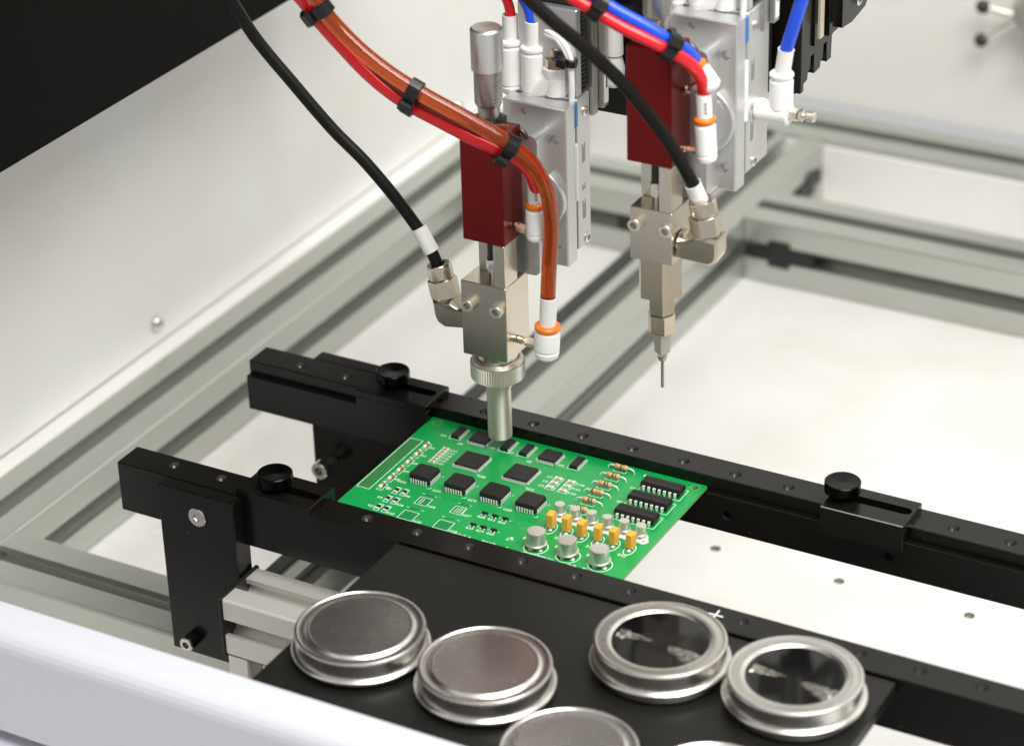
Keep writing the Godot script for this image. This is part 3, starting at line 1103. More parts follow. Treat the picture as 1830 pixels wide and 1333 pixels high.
func plcc(o: Node, cx: float, cz: float) -> void:
	var m := mb()
	var h := 5.35
	loft(m, [rrect(cx, cz, h - 0.35, h - 0.35, 0.7, 0.7, 1), rrect(cx, cz, h, h, 0.8, 2.5, 1), rrect(cx, cz, h, h, 0.8, 2.8, 1), rrect(cx, cz, h - 0.25, h - 0.25, 0.8, 4.3, 1), rrect(cx, cz, h - 0.45, h - 0.45, 0.8, 4.45, 1)])
	var c := part("square_chip", m, M.chip_black, o)
	for side in 4:
		var src: MeshInstance3D
		for k in 7:
			var along := (k - 3) * 1.27
			if k == 0:
				var p := mb(Transform3D(Basis(Vector3.UP, PI / 2 * side), Vector3(cx, 0, cz)))
				bx(p, along - 0.36, along + 0.36, 0.5, 2.5, h + 0.02, h + 0.3, 0.08)
				bx(p, along - 0.25, along + 0.25, 0.02, 0.55, h - 0.35, h + 0.26, 0.08)
				src = part("pin", p, M.solder, c)
			else:
				copy_part("pin", src, c, Basis(Vector3.UP, PI / 2 * side) * Vector3(1.27 * k, 0, 0))

func flat_pack(o: Node, cx: float, cz: float, h: float, reach: float, count: int, pitch: float, tall: float) -> void:
	var m := mb()
	loft(m, [rrect(cx, cz, h - 0.2, h - 0.2, 0.5, 0.15, 1), rrect(cx, cz, h, h, 0.5, 0.9, 1), rrect(cx, cz, h - 0.12, h - 0.12, 0.5, tall - 0.1, 1), rrect(cx, cz, h - 0.25, h - 0.25, 0.5, tall, 1)])
	var c := part("flat_chip", m, M.chip_black, o)
	var p := mb()
	for side in 4:
		p.xf = Transform3D(Basis(Vector3.UP, PI / 2 * side), Vector3(cx, 0, cz))
		for k in count:
			var a := (k - (count - 1) / 2.0) * pitch
			var w := pitch * 0.23
			bx(p, a - w, a + w, 0.75, 0.9, h - 0.05, h + 0.35, 0.0)
			bx(p, a - w, a + w, 0.03, 0.9, h + 0.33, h + 0.45, 0.0)
			bx(p, a - w, a + w, 0.03, 0.18, h + 0.4, reach, 0.0)
	part("pins", p, M.solder, c, true)

func small_outline(o: Node, cx: float, cz: float) -> void:
	var m := mb()
	loft(m, [rrect(cx, cz, 1.8, 4.25, 0.1, 0.15, 1), rrect(cx, cz, 1.98, 4.4, 0.1, 0.9, 1), rrect(cx, cz, 1.8, 4.25, 0.1, 1.65, 1)])
	var c := part("narrow_chip", m, M.chip_black, o)
	for s in 2:
		var src: MeshInstance3D
		for k in 7:
			if k == 0:
				var p := mb(Transform3D(Basis(Vector3.UP, PI * s), Vector3(cx, 0, cz)))
				var a := -3.81
				bx(p, 1.95, 2.35, 0.78, 0.98, a - 0.24, a + 0.24, 0.05)
				bx(p, 2.33, 2.5, 0.05, 0.98, a - 0.24, a + 0.24, 0.05)
				bx(p, 2.45, 3.0, 0.04, 0.22, a - 0.24, a + 0.24, 0.05)
				src = part("pin", p, M.solder, c)
			else:
				copy_part("pin", src, c, Basis(Vector3.UP, PI * s) * Vector3(0, 0, 1.27 * k))

func dip(o: Node, cx: float, cz: float) -> void:
	var m := mb()
	loft(m, [rrect(cx, cz, 9.3, 2.9, 0.1, 0.7, 1), rrect(cx, cz, 9.65, 3.25, 0.1, 2.3, 1), rrect(cx, cz, 9.65, 3.25, 0.1, 2.6, 1), rrect(cx, cz, 9.35, 2.75, 0.15, 4.1, 1), rrect(cx, cz, 9.2, 2.6, 0.15, 4.2, 1)])
	# a shallow ridge along the top
	bx(m, cx - 8.9, cx + 9.0, 4.15, 4.32, cz - 2.4, cz - 0.2, 0.1)
	var c := part("long_chip", m, M.chip_black, o)
	for s in 2:
		var src: MeshInstance3D
		for k in 7:
			if k == 0:
				var p := mb(Transform3D(Basis(Vector3.UP, PI * s), Vector3(cx, 0, cz)))
				var a := -7.62
				bx(p, a - 0.7, a + 0.7, 2.25, 2.55, 3.2, 4.05, 0.1)
				bx(p, a - 0.7, a + 0.7, 0.75, 2.55, 3.8, 4.1, 0.1)
				bx(p, a - 0.28, a + 0.28, -0.2, 0.8, 3.82, 4.08, 0.05)
				src = part("pin", p, M.solder, c)
			else:
				copy_part("pin", src, c, Basis(Vector3.UP, PI * s) * Vector3(2.54 * k, 0, 0))

func diode(o: Node, x: float, z: float) -> void:
	var m := mb(ax(Vector3(x, 0.95, z), Vector3(0, 0, -1)))
	cyl(m, 0.72, -1.6, 1.5, 16, 0.25)
	var d := part("glass_diode", m, M.diode_orange, o)
	m = mb(ax(Vector3(x, 0.95, z), Vector3(0, 0, -1)))
	lathe(m, PackedVector2Array([Vector2(0, -2.5), Vector2(0.8, -2.4), Vector2(0.85, -0.9), Vector2(0.72, -0.85)]), 16)
	lathe(m, PackedVector2Array([Vector2(0.72, 1.3), Vector2(0.82, 1.4), Vector2(0.82, 2.0), Vector2(0, 2.1)]), 16)
	part("end_cap", m, M.solder, d)
	m = mb(ax(Vector3(x, 0.95, z), Vector3(0, 0, -1)))
	lathe(m, PackedVector2Array([Vector2(0.74, 0.6), Vector2(0.76, 0.65), Vector2(0.76, 1.1), Vector2(0.74, 1.15)]), 16)
	part("colour_band", m, M.band_black, d)

func chip_part(o: Node, called: String, x: float, z: float, hw: float, hl: float, tall: float, lengthwise_x: bool, m0: Material) -> void:
	var t := Transform3D(Basis(Vector3.UP, PI / 2 if lengthwise_x else 0.0), Vector3(x, 0, z))
	var m := mb(t)
	bx(m, -hw, hw, 0.05, tall, -hl * 0.62, hl * 0.62, 0.06)
	var c := part(called, m, m0, o)
	m = mb(t)
	bx(m, -hw - 0.03, hw + 0.03, 0.03, tall + 0.03, -hl, -hl * 0.6, 0.1)
	bx(m, -hw - 0.03, hw + 0.03, 0.03, tall + 0.03, hl * 0.6, hl, 0.1)
	part("end_cap", m, M.solder, c)

func transistor(o: Node, x: float, z: float) -> void:
	var m := mb()
	loft(m, [rrect(x, z, 1.4, 0.6, 0.05, 0.1, 1), rrect(x, z, 1.5, 0.7, 0.05, 0.6, 1), rrect(x, z, 1.38, 0.55, 0.05, 1.1, 1)])
	var c := part("small_transistor", m, M.chip_black, o)
	m = mb()
	for q in [Vector2(-0.95, 1.0), Vector2(0.95, 1.0), Vector2(0, -1.0)]:
		bx(m, x + q.x - 0.25, x + q.x + 0.25, 0.03, 0.5, z + q.y - 0.35, z + q.y + 0.35, 0.05)
	part("pins", m, M.solder, c, true)

func resistor(o: Node, z: float, k: int) -> void:
	var x := -39.4
	var y := 1.9
	var m := mb(ax(Vector3(x, y, z), Vector3(1, 0, 0)))
	lathe(m, PackedVector2Array([Vector2(0, -3.15), Vector2(0.8, -3.1), Vector2(1.15, -2.7), Vector2(1.2, -2.2), Vector2(1.02, -1.5), Vector2(0.98, 0), Vector2(1.02, 1.5), Vector2(1.2, 2.2), Vector2(1.15, 2.7), Vector2(0.8, 3.1), Vector2(0, 3.15)]), 18)
	var r := part("resistor", m, M.resistor_tan, o)
	for s: float in [-1.0, 1.0]:
		m = mb()
		tube(m, smooth_path([Vector3(x + s * 3.0, y, z), Vector3(x + s * 4.6, y + 0.1, z), Vector3(x + s * 5.9, y - 0.4, z), Vector3(x + s * 6.4, y - 1.3, z), Vector3(x + s * 6.5, -0.1, z)], 4), 0.32, 8)
		part("lead", m, M.solder, r)
	var cols := [["band_orange", "band_black", "band_orange"], ["band_orange", "band_black", "red_mark"], ["band_orange", "band_black", "band_black"], ["band_black", "band_orange", "band_orange"], ["band_orange", "band_black", "band_black"], ["band_black", "band_black", "band_orange"]]
	for b in 3:
		var at: float = [-2.0, 0.2, 1.6][b]
		m = mb(ax(Vector3(x, y, z), Vector3(1, 0, 0)))
		var rr: float = [1.2, 1.01, 1.06][b]
		lathe(m, PackedVector2Array([Vector2(rr - 0.05, at - 0.3), Vector2(rr + 0.03, at - 0.28), Vector2(rr + 0.03, at + 0.28), Vector2(rr - 0.05, at + 0.3)]), 18)
		part("colour_band", m, M[cols[k][b]], r)

func metal_can(o: Node, x: float, z: float, r: float, rf: float, y0: float, tall: float, called: String) -> void:
	var wob := RandomNumberGenerator.new()
	wob.seed = int(x * 7 + z)
	var m := mb(Transform3D(Basis.from_euler(Vector3(wob.randf_range(-0.05, 0.05), 0, wob.randf_range(-0.05, 0.05))), Vector3(x + wob.randf_range(-0.25, 0.25), 0, z + wob.randf_range(-0.25, 0.25))))
	var b := r * 0.13
	lathe(m, PackedVector2Array([Vector2(0, y0), Vector2(rf, y0), Vector2(rf + 0.05, y0 + 0.2), Vector2(rf, y0 + 0.55), Vector2(r + 0.1, y0 + 0.7), Vector2(r, y0 + 0.9), Vector2(r, y0 + tall - b), Vector2(r - b * 0.3, y0 + tall - b * 0.3), Vector2(r - b, y0 + tall), Vector2(0, y0 + tall)]), 32)
	var c := part(called, m, M.can_metal, o)
	for k in 4:
		var a := TAU * k / 4 + 0.5
		m = mb(Transform3D(Basis.IDENTITY, Vector3(x + cos(a) * r * 0.7, 0, z + sin(a) * r * 0.7)))
		cyl(m, r * 0.13, -0.2, y0 + 0.02, 8, 0.02)
		lathe(m, PackedVector2Array([Vector2(r * 0.3, 0.02), Vector2(r * 0.24, 0.25), Vector2(r * 0.13, 0.6)]), 10)
		part("leg", m, M.solder, c)

func box_capacitor(o: Node, x: float, z: float) -> void:
	var m := mb()
	var wob := RandomNumberGenerator.new()
	wob.seed = int(x * 10)
	m.xf = Transform3D(Basis.from_euler(Vector3(wob.randf_range(-0.05, 0.05), wob.randf_range(-0.12, 0.12), wob.randf_range(-0.05, 0.05))), Vector3(x + wob.randf_range(-0.2, 0.2), 0, z + wob.randf_range(-0.3, 0.3)))
	bx(m, -1.5, 1.5, 1.3, 7.9, -2.2, 2.2, 0.25)
	var c := part("yellow_capacitor", m, M.cap_yellow, o)
	for s: float in [-1.0, 1.0]:
		m = mb(Transform3D(Basis.IDENTITY, Vector3(x, 0, z + s * 1.3)))
		cyl(m, 0.3, -0.2, 1.32, 8, 0.02)
		lathe(m, PackedVector2Array([Vector2(1.0, 0.02), Vector2(0.75, 0.35), Vector2(0.3, 0.8)]), 10)
		part("leg", m, M.solder, c)

# ---------------------------------------------------------------- tray and tins
func build_tray() -> void:
	var m := mb()
	bx(m, -95, 131, -2.0, 4.0, 106.3, 229, 0.5)
	var t := thing("tray", "flat matt black tray plate carrying the round tins", "tray", Vector3(18, -2, 184))
	part("plate", m, M.black_tray, t)
	m = mb()
	bx(m, -88, 90, -33.4, -2.0, 108, 122, 0.5)
	part("support_bar", m, M.black_tray, t)
	tin(Vector3(-66, 4, 181.3), false, "closed silver tin with a dark lid, leftmost on the black tray")
	tin(Vector3(-9.3, 4, 181.3), false, "closed silver tin with plain lid, right beside the leftmost tin")
	tin(Vector3(44.8, 4, 214.8), false, "closed silver tin cut off by the bottom edge of the photo, nearest the camera")
	tin(Vector3(100.7, 4, 210.8), false, "silver tin showing only a sliver of rim at the bottom edge")
	tin(Vector3(44.9, 4, 138), true, "silver tin with clear window lid below the white cross mark")
	tin(Vector3(101.2, 4, 136.5), true, "silver tin with clear window lid, rightmost on the black tray")

func tin(at: Vector3, window: bool, label: String) -> void:
	var o := thing("tin", label, "tin", at, "round silver tins on the tray")
	var t := Transform3D(Basis.IDENTITY, at)
	var m := mb(t)
	var u := 3.6 if window else 1.7
	lathe(m, PackedVector2Array([Vector2(0, 0), Vector2(24.2, 0), Vector2(25.2, 0.35), Vector2(25.7, 1.0), Vector2(25.8, u - 0.3), Vector2(25.3, u + 0.2)]), 96)
	part("base", m, M.tinplate, o)
	m = mb(t)
	var p := PackedVector2Array([Vector2(25.3, 0.3), Vector2(26.6, 0.2), Vector2(27.5, 0.5), Vector2(27.9, 1.1), Vector2(27.9, 1.8), Vector2(27.4, 2.4), Vector2(26.6, 2.6), Vector2(26.1, 2.65), Vector2(26.0, 2.8), Vector2(26.0, 8.6), Vector2(26.2, 8.9), Vector2(26.3, 9.3), Vector2(26.1, 9.75), Vector2(25.6, 10.0), Vector2(25.1, 10.0)])
	if window:
		p.append_array(PackedVector2Array([Vector2(24.7, 9.8), Vector2(24.0, 9.75), Vector2(22.0, 9.9), Vector2(20.8, 9.8), Vector2(19.9, 9.55), Vector2(19.3, 9.2), Vector2(19.1, 8.9)]))
	else:
		p.append_array(PackedVector2Array([Vector2(24.8, 9.7), Vector2(24.3, 9.5), Vector2(22.6, 9.45), Vector2(22.2, 9.5), Vector2(21.2, 10.35), Vector2(20.7, 10.5), Vector2(20.2, 10.45), Vector2(19.9, 10.35), Vector2(14, 10.45), Vector2(6, 10.5), Vector2(0, 10.5)]))
	for i in p.size():
		p[i].y += u
	lathe(m, p, 96)
	part("lid", m, M.tinplate, o)
	if not window:
		return
	m = mb(t)
	lathe(m, PackedVector2Array([Vector2(19.1, u + 8.95), Vector2(0, u + 9.05)]), 64)
	part("window", m, M.clear_window, o)
	m = mb(t)
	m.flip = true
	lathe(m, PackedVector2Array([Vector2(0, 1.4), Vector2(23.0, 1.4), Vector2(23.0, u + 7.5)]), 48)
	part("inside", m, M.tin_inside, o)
	# added metal wedges imitating the fan-shaped shine left and right of the middle
	var r := RandomNumberGenerator.new()
	r.seed = int(at.x)
	for s in 4:
		m = mb(t)
		var dir: float = deg_to_rad([176.0, 187.0, -8.0, -22.0][s])
		var grid: Array = []
		for i in 10:
			var row: Array = []
			var q := 3.8 + i * 1.6
			for j in 4:
				var wide := (j - 1.5) * (0.35 + 0.11 * i)
				var b := Vector2(q, wide + r.randf_range(-0.15, 0.15)).rotated(dir)
				row.append(Vector3(b.x, u + 7.4 + r.randf_range(-0.4, 0.4) + (0.5 if j % 2 else -0.3), -b.y))
			grid.append(row)
		for i in 9:
			for j in 3:
				m.quad(grid[i][j], grid[i + 1][j], grid[i + 1][j + 1], grid[i][j + 1])
		part("shine_wedge", m, M.shine_metal, o)

# ---------------------------------------------------------------- dispensing heads
func face_z(m: MB, x0: float, x1: float, y0: float, y1: float, z: float, hx: float, hy: float, r: float) -> void:
	# a rectangle facing +z with one round hole
	var t := m.xf
	m.xf = t * Transform3D(Basis(Vector3(1, 0, 0), Vector3(0, 0, 1), Vector3(0, -1, 0)), Vector3.ZERO)
	var hole := func(a: float) -> Vector2: return Vector2(cos(a), sin(a)) * r
	cell(m, x0, x1, -y1, -y0, hx, -hy, hole, z)
	m.xf = t

func blind_hole(o: Node, pos: Vector3, dir: Vector3, r: float, deep: float, called := "screw_hole", metal: Material = null) -> void:
	var m := mb(ax(pos, dir))
	m.flip = true
	lathe(m, PackedVector2Array([Vector2(0, -deep), Vector2(r, -deep), Vector2(r, 0)]), 24)
	part(called, m, metal if metal else M.slide_aluminium, o)

func ring_screw(o: Node, pos: Vector3, dir: Vector3, r: float) -> void:
	# a low screw head with a hexagonal recess
	var m := mb(ax(pos, dir))
	lathe(m, PackedVector2Array([Vector2(r, 0), Vector2(r, 0.5), Vector2(r - 0.4, 0.8), Vector2(r * 0.55, 0.8)]), 24)
	var p := part("low_screw", m, M.steel, o)
	m = mb(ax(pos, dir))
	m.flip = true
	lathe(m, PackedVector2Array([Vector2(0, 0.02), Vector2(r * 0.55, 0.02), Vector2(r * 0.58, 0.8)]), 6, true)
	part("socket", m, M.steel, p)

func slide(off: Vector3, depth: float, label: String) -> void:
	var o := thing("air_slide", label, "slide unit", off + Vector3(-87, 86.8, -22), "silver pneumatic slides of the two heads")
	var t := Transform3D(Basis.IDENTITY, off)
	var m := mb(t)
	# moving table: front face in three pieces with drilled holes
	prism(m, PackedVector2Array([Vector2(-103, 86.8), Vector2(-72.2, 86.8), Vector2(-72.2, 161.3), Vector2(-103, 161.3)]), -18.6, -10.6, [], false)
	part("table_core", m, M.slide_aluminium, o)
	m = mb(t)
	var z := -10.0
	var c := 0.6
	m.xf = t * Transform3D(Basis(Vector3(1, 0, 0), Vector3(0, 0, 1), Vector3(0, -1, 0)), Vector3.ZERO)
	flat_rect(m, -102.4, -86, -152, -87.4, z)
	m.xf = t
	face_z(m, -102.4, -86, 152, 160.7, z, -92.8, 157.2, 1.7)
	face_z(m, -86, -72.8, 87.4, 120, z, -77.6, 96.9, 2.2)
	face_z(m, -86, -72.8, 120, 160.7, z, -77.6, 146.7, 2.2)
	# chamfer back to the core
	var a := [Vector3(-102.4, 87.4, z), Vector3(-72.8, 87.4, z), Vector3(-72.8, 160.7, z), Vector3(-102.4, 160.7, z)]
	var b := [Vector3(-103, 86.8, z - c), Vector3(-72.2, 86.8, z - c), Vector3(-72.2, 161.3, z - c), Vector3(-103, 161.3, z - c)]
	for i in 4:
		var j := (i + 1) % 4
		m.quad(b[i], b[j], a[j], a[i])
	part("table_face", m, M.slide_aluminium, o)
	for q in [[-92.8, 157.2, 1.7], [-77.6, 96.9, 2.2], [-77.6, 146.7, 2.2]]:
		blind_hole(o, off + Vector3(q[0], q[1], z), Vector3(0, 0, 1), q[2], 3.0)
	m = mb(t)
	bx(m, -100.0, -75.4, 89, 160.5, -20.2, -18.6, 0.0)
	part("guide_carriage", m, M.slide_aluminium, o)
	m = mb(t)
	bx(m, -103, -72.2, 91.0, 162.2, -10.0 - depth, -20.2, 0.4)
	part("slide_body", m, M.slide_aluminium, o)
	m = mb(t)
	bx(m, -73.5, -71.8, 150, 161, -20.6, -18.2, 0.2)
	part("blue_strip", m, M.blue_strip, o)
	m = mb(t)
	bx(m, -73.5, -71.5, 115.0, 142.0, -20.6, -18.0, 0.5)
	part("sensor_rail", m, M.white_sleeve, o)
	for q in [[154.4, -27.6], [93.8, -28.2]]:
		ring_screw(o, off + Vector3(-72.2, q[0], q[1]), Vector3(1, 0, 0), 2.3)
	for q in [[131, 140], [118, 121], [104, 113]]:
		m = mb(t)
		for k in 3:
			bx(m, -72.25, -72.15, q[0], q[1] - (k % 2) * 1.5, -27.2 + k * 1.1, -26.6 + k * 1.1, 0.0)
		part("print_line", m, M.print_grey, o)
	# upper fixed body with its guide rail
	m = mb(t)
	bx(m, -101, -72.6, 162.4, 202, -26, -22, 0.5)
	part("fixed_body", m, M.slide_aluminium, o)
	m = mb(t)
	bx(m, -100, -75.0, 152, 250, -31.5, -26.4, 0.2)
	for k in 44:
		bx(m, -75.0, -73.2, 163.0 + k * 2.0, 164.2 + k * 2.0, -31.0, -27.0, 0.15)
	part("toothed_rack", m, M.black_plastic, o)
	m = mb(t)
	bx(m, -100, -70.6, 150, 250, -37.5, -32.7, 0.4)
	part("guide_rail", m, M.dull_steel, o)
	m = mb(t)
	bx(m, -100, -68.4, 152, 250, -43, -38.2, 0.4)
	part("guide_plate", m, M.dull_steel, o)
	m = mb(t)
	bx(m, -68.5, -68.1, 154, 174, -42.4, -38.8, 0.1)
	var l := part("label", m, M.white_sleeve, o)
	m = mb(t)
	bx(m, -68.3, -67.95, 170.5, 173.6, -42.2, -39.0, 0.05)
	part("red_square", m, M.red_mark, l)
	m = mb(t)
	bx(m, -68.3, -68.0, 161, 168.5, -41.2, -40.0, 0.05)
	part("print_line", m, M.black_plastic, l)
	# coupling plate and its round boss
	m = mb(t)
	var pl := PackedVector2Array()
	for q in [[-82.5, 149.5, 0.0], [-99, 149.5, 90.0], [-99, 89.5, 180.0], [-82.5, 89.5, 270.0]]:
		for k in 5:
			pl.append(Vector2(q[0], q[1]) + Vector2(3.0, 0).rotated(deg_to_rad(q[2] + 22.5 * k)))
	prism(m, pl, -9.99, 2.6)
	part("coupling_plate", m, M.slide_aluminium, o)
	m = mb(t * ax(Vector3(-88, 118, -10), Vector3(0, 0, 1)))
	lathe(m, PackedVector2Array([Vector2(15.6, 0), Vector2(15.6, 2.4), Vector2(15.2, 2.8), Vector2(14.2, 2.8), Vector2(13.9, 2.3), Vector2(13.2, 2.3), Vector2(12.9, 3.4), Vector2(0, 3.4)]), 64)
	part("boss", m, M.slide_aluminium, o)
	m = mb(t)
	tube(m, smooth_path([Vector3(-92, 151, 1.2), Vector3(-90.5, 154, 2.2), Vector3(-87.5, 154.6, 2.6), Vector3(-85.2, 153, 2.6), Vector3(-84.4, 151.2, 2.2)], 5), 1.1, 10)
	part("retaining_clip", m, M.dark_steel, o)

func valve(off: Vector3, needle: bool, label: String) -> void:
	var o := thing("dispensing_valve", label, "dispensing valve", off + Vector3(-98, 80, 10), "nickel dispensing valves of the two heads")
	var t := Transform3D(Basis.IDENTITY, off)
	var m := mb(t)
	# red cylinder block
	bx(m, -107.5, -87.1, 106.6, 157.4, 2.8, 20, 0.35)
	part("cylinder_block", m, M.red_anodized, o)
	# bracket pillars between the block and the valve
	m = mb(t)
	bx(m, -93.0, -87.5, 86.4, 106.6, 8.5, 19.9, 0.25)
	part("pillar", m, M.nickel, o)
	m = mb(t)
	bx(m, -107.0, -99.4, 86.4, 106.6, -0.4, 8.0, 0.25)
	part("pillar", m, M.nickel, o)
	m = mb(t * ax(Vector3(-97.8, 86.4, 11.5), Vector3.UP))
	cyl(m, 2.4, 8, 20.2)
	part("plunger", m, M.black_plastic, o)
	m = mb(t * ax(Vector3(-97.8, 86.4, 11.5), Vector3.UP))
	lathe(m, PackedVector2Array([Vector2(2.0, 0), Vector2(2.0, 3.2), Vector2(3.2, 3.4), Vector2(3.2, 8.6), Vector2(2.8, 9.2), Vector2(0, 9.2)]), 28)
	var nut := part("lock_nut", m, M.steel, o)
	m = mb(t * ax(Vector3(-97.0, 92.6, 14.6), Vector3(0.25, 0, 1)))
	lathe(m, PackedVector2Array([Vector2(1.3, 0.1), Vector2(1.0, 0.22), Vector2(0, 0.12)]), 16)
	part("set_screw", m, M.steel, nut)
	# valve body
	var y0 := 62.5 if needle else 50.0
	m = mb(t)
	if needle:
		bx(m, -106.3, -87.0, y0, 86.4, -0.7, 20, 0.35)
	else:
		bx(m, -109.7, -87.3, y0, 86.4, -0.7, 20, 0.35)
	part("valve_body", m, M.nickel, o)
	var sy := 78.6 if needle else 75.0
	var s0 := -103.0 if needle else -105.2
	for x: float in [s0, s0 + 14.3]:
		cap_screw(o, off + Vector3(x, sy + 0.8, 20.0), Vector3(0, 0, 1), 3.0, 3.4, M.bright_nickel)
	if not needle:
		# knurled clamp nut and outlet tube
		m = mb(t * ax(Vector3(-98, 0, 10), Vector3.UP))
		cyl(m, 9.4, 44, 50.2)
		part("threaded_neck", m, M.nickel, o)
		m = mb(t * ax(Vector3(-98, 0, 10), Vector3.UP))
		lathe(m, PackedVector2Array([Vector2(6.2, 35.6), Vector2(10.4, 36.0), Vector2(11.7, 37.2)]), 72)
		lathe(m, PackedVector2Array([Vector2(11.7, 44.8), Vector2(11.3, 46.2), Vector2(10.6, 46.7), Vector2(9.6, 46.7), Vector2(9.5, 44.6)]), 72)
		# knurled flank of straight teeth
		var teeth := 64
		for k in teeth:
			var a0 := TAU * k / teeth
			var a1 := TAU * (k + 0.5) / teeth
			var a2 := TAU * (k + 1.0) / teeth
			var pr0 := Vector3(cos(a0) * 11.75, 0, sin(a0) * 11.75)
			var pr1 := Vector3(cos(a1) * 12.3, 0, sin(a1) * 12.3)
			var pr2 := Vector3(cos(a2) * 11.75, 0, sin(a2) * 11.75)
			for q in [[pr0, pr1], [pr1, pr2]]:
				var lo: Vector3 = q[0] + Vector3(0, 37.2, 0)
				var l1: Vector3 = q[1] + Vector3(0, 37.2, 0)
				m.quad(l1, lo, lo + Vector3(0, 7.6, 0), l1 + Vector3(0, 7.6, 0))
		part("knurled_nut", m, M.satin_steel, o)
		m = mb(t * ax(Vector3(-98, 0, 10), Vector3.UP))
		lathe(m, PackedVector2Array([Vector2(4.2, 5.9), Vector2(5.35, 5.9), Vector2(5.5, 6.1), Vector2(5.5, 30.6), Vector2(6.2, 31.6), Vector2(6.2, 36)]), 48)
		part("nozzle", m, M.satin_steel, o)
		m = mb(t * ax(Vector3(-98, 0, 10), Vector3.UP))
		m.flip = true
		lathe(m, PackedVector2Array([Vector2(0, 12), Vector2(4.2, 12)]), 32)
		lathe(m, PackedVector2Array([Vector2(4.2, 12), Vector2(4.2, 5.9)]), 32)
		part("nozzle_bore", m, M.satin_steel, o)
	else:
		var c := Vector3(-97.0, 0, 10)
		m = mb(t * ax(c, Vector3.UP))
		hexa(m, 10.0, 43.5, 62.6, 0.0, 0.6)
		part("large_hexagon", m, M.brass_nickel, o)
		m = mb(t * ax(c + Vector3(0.5, 0, 0), Vector3.UP))
		hexa(m, 6.1, 25.2, 34.8, 0.12, 0.9)
		hexa(m, 6.0, 34.8, 43.6, 0.0, 0.3)
		part("small_hexagon", m, M.brass_nickel, o)
		m = mb(t * ax(c + Vector3(0.8, 0, 0), Vector3.UP))
		lathe(m, PackedVector2Array([Vector2(2.8, 15.2), Vector2(3.3, 15.4), Vector2(4.0, 24.2), Vector2(4.2, 24.9), Vector2(3.4, 25.3)]), 4, true, 0.3)
		part("needle_hub", m, M.satin_steel, o)
		m = mb(t * ax(c + Vector3(0.9, 0, 0), Vector3.UP))
		lathe(m, PackedVector2Array([Vector2(0.7, 10.9), Vector2(1.6, 11.6), Vector2(2.2, 13.2), Vector2(2.1, 14.6), Vector2(1.5, 15.4)]), 20)
		part("needle_collar", m, M.brass_nickel, o)
		m = mb(t * ax(c + Vector3(0.95, 0, 0), Vector3.UP))
		cyl(m, 0.75, -1.6, 12, 14, 0.1)
		part("needle", m, M.dull_steel, o)
	# fine adjuster on top
	m = mb(t * ax(Vector3(-97.6, 0, 11), Vector3.UP))
	lathe(m, PackedVector2Array([Vector2(6.4, 157.4), Vector2(7.6, 157.8), Vector2(7.6, 161.4), Vector2(6.4, 162.0), Vector2(5.2, 162.2)]), 40)
	part("adjuster_collar", m, M.black_anodized, o)
	m = mb(t * ax(Vector3(-97.6, 0, 11), Vector3.UP))
	lathe(m, PackedVector2Array([Vector2(4.7, 161.6), Vector2(4.7, 166.5), Vector2(5.8, 168.6), Vector2(6.0, 169.2), Vector2(6.0, 184.0)]), 40)
	var sl := part("adjuster_sleeve", m, M.sleeve_steel, o)
	for k in 7:
		m = mb(t * ax(Vector3(-97.6, 0, 11), Vector3.UP))
		var aa := 5.35
		for j in 3:
			var q := -0.75 + (0.1 if k % 5 else 0.0) + j * 0.22
			m.quad(Vector3(cos(q) * 6.03, 170.2 + k * 1.5, -sin(q) * 6.03), Vector3(cos(q + 0.2) * 6.03, 170.2 + k * 1.5, -sin(q + 0.2) * 6.03), Vector3(cos(q + 0.2) * 6.03, 170.4 + k * 1.5, -sin(q + 0.2) * 6.03), Vector3(cos(q) * 6.03, 170.4 + k * 1.5, -sin(q) * 6.03))
		part("scale_mark", m, M.dark_steel, sl)
	m = mb(t * ax(Vector3(-97.6, 0, 11), Vector3.UP))
	lathe(m, PackedVector2Array([Vector2(6.0, 183.8), Vector2(6.9, 184.0), Vector2(6.9, 201.6), Vector2(6.6, 202.0)]), 48)
	part("adjuster_thimble", m, M.slide_aluminium, o)
	m = mb(t * ax(Vector3(-97.6, 0, 11), Vector3.UP))
	lathe(m, PackedVector2Array([Vector2(6.6, 202.0), Vector2(6.0, 202.5), Vector2(4.0, 202.4), Vector2(0, 202.1)]), 48)
	part("adjuster_cap", m, M.sleeve_steel, o)

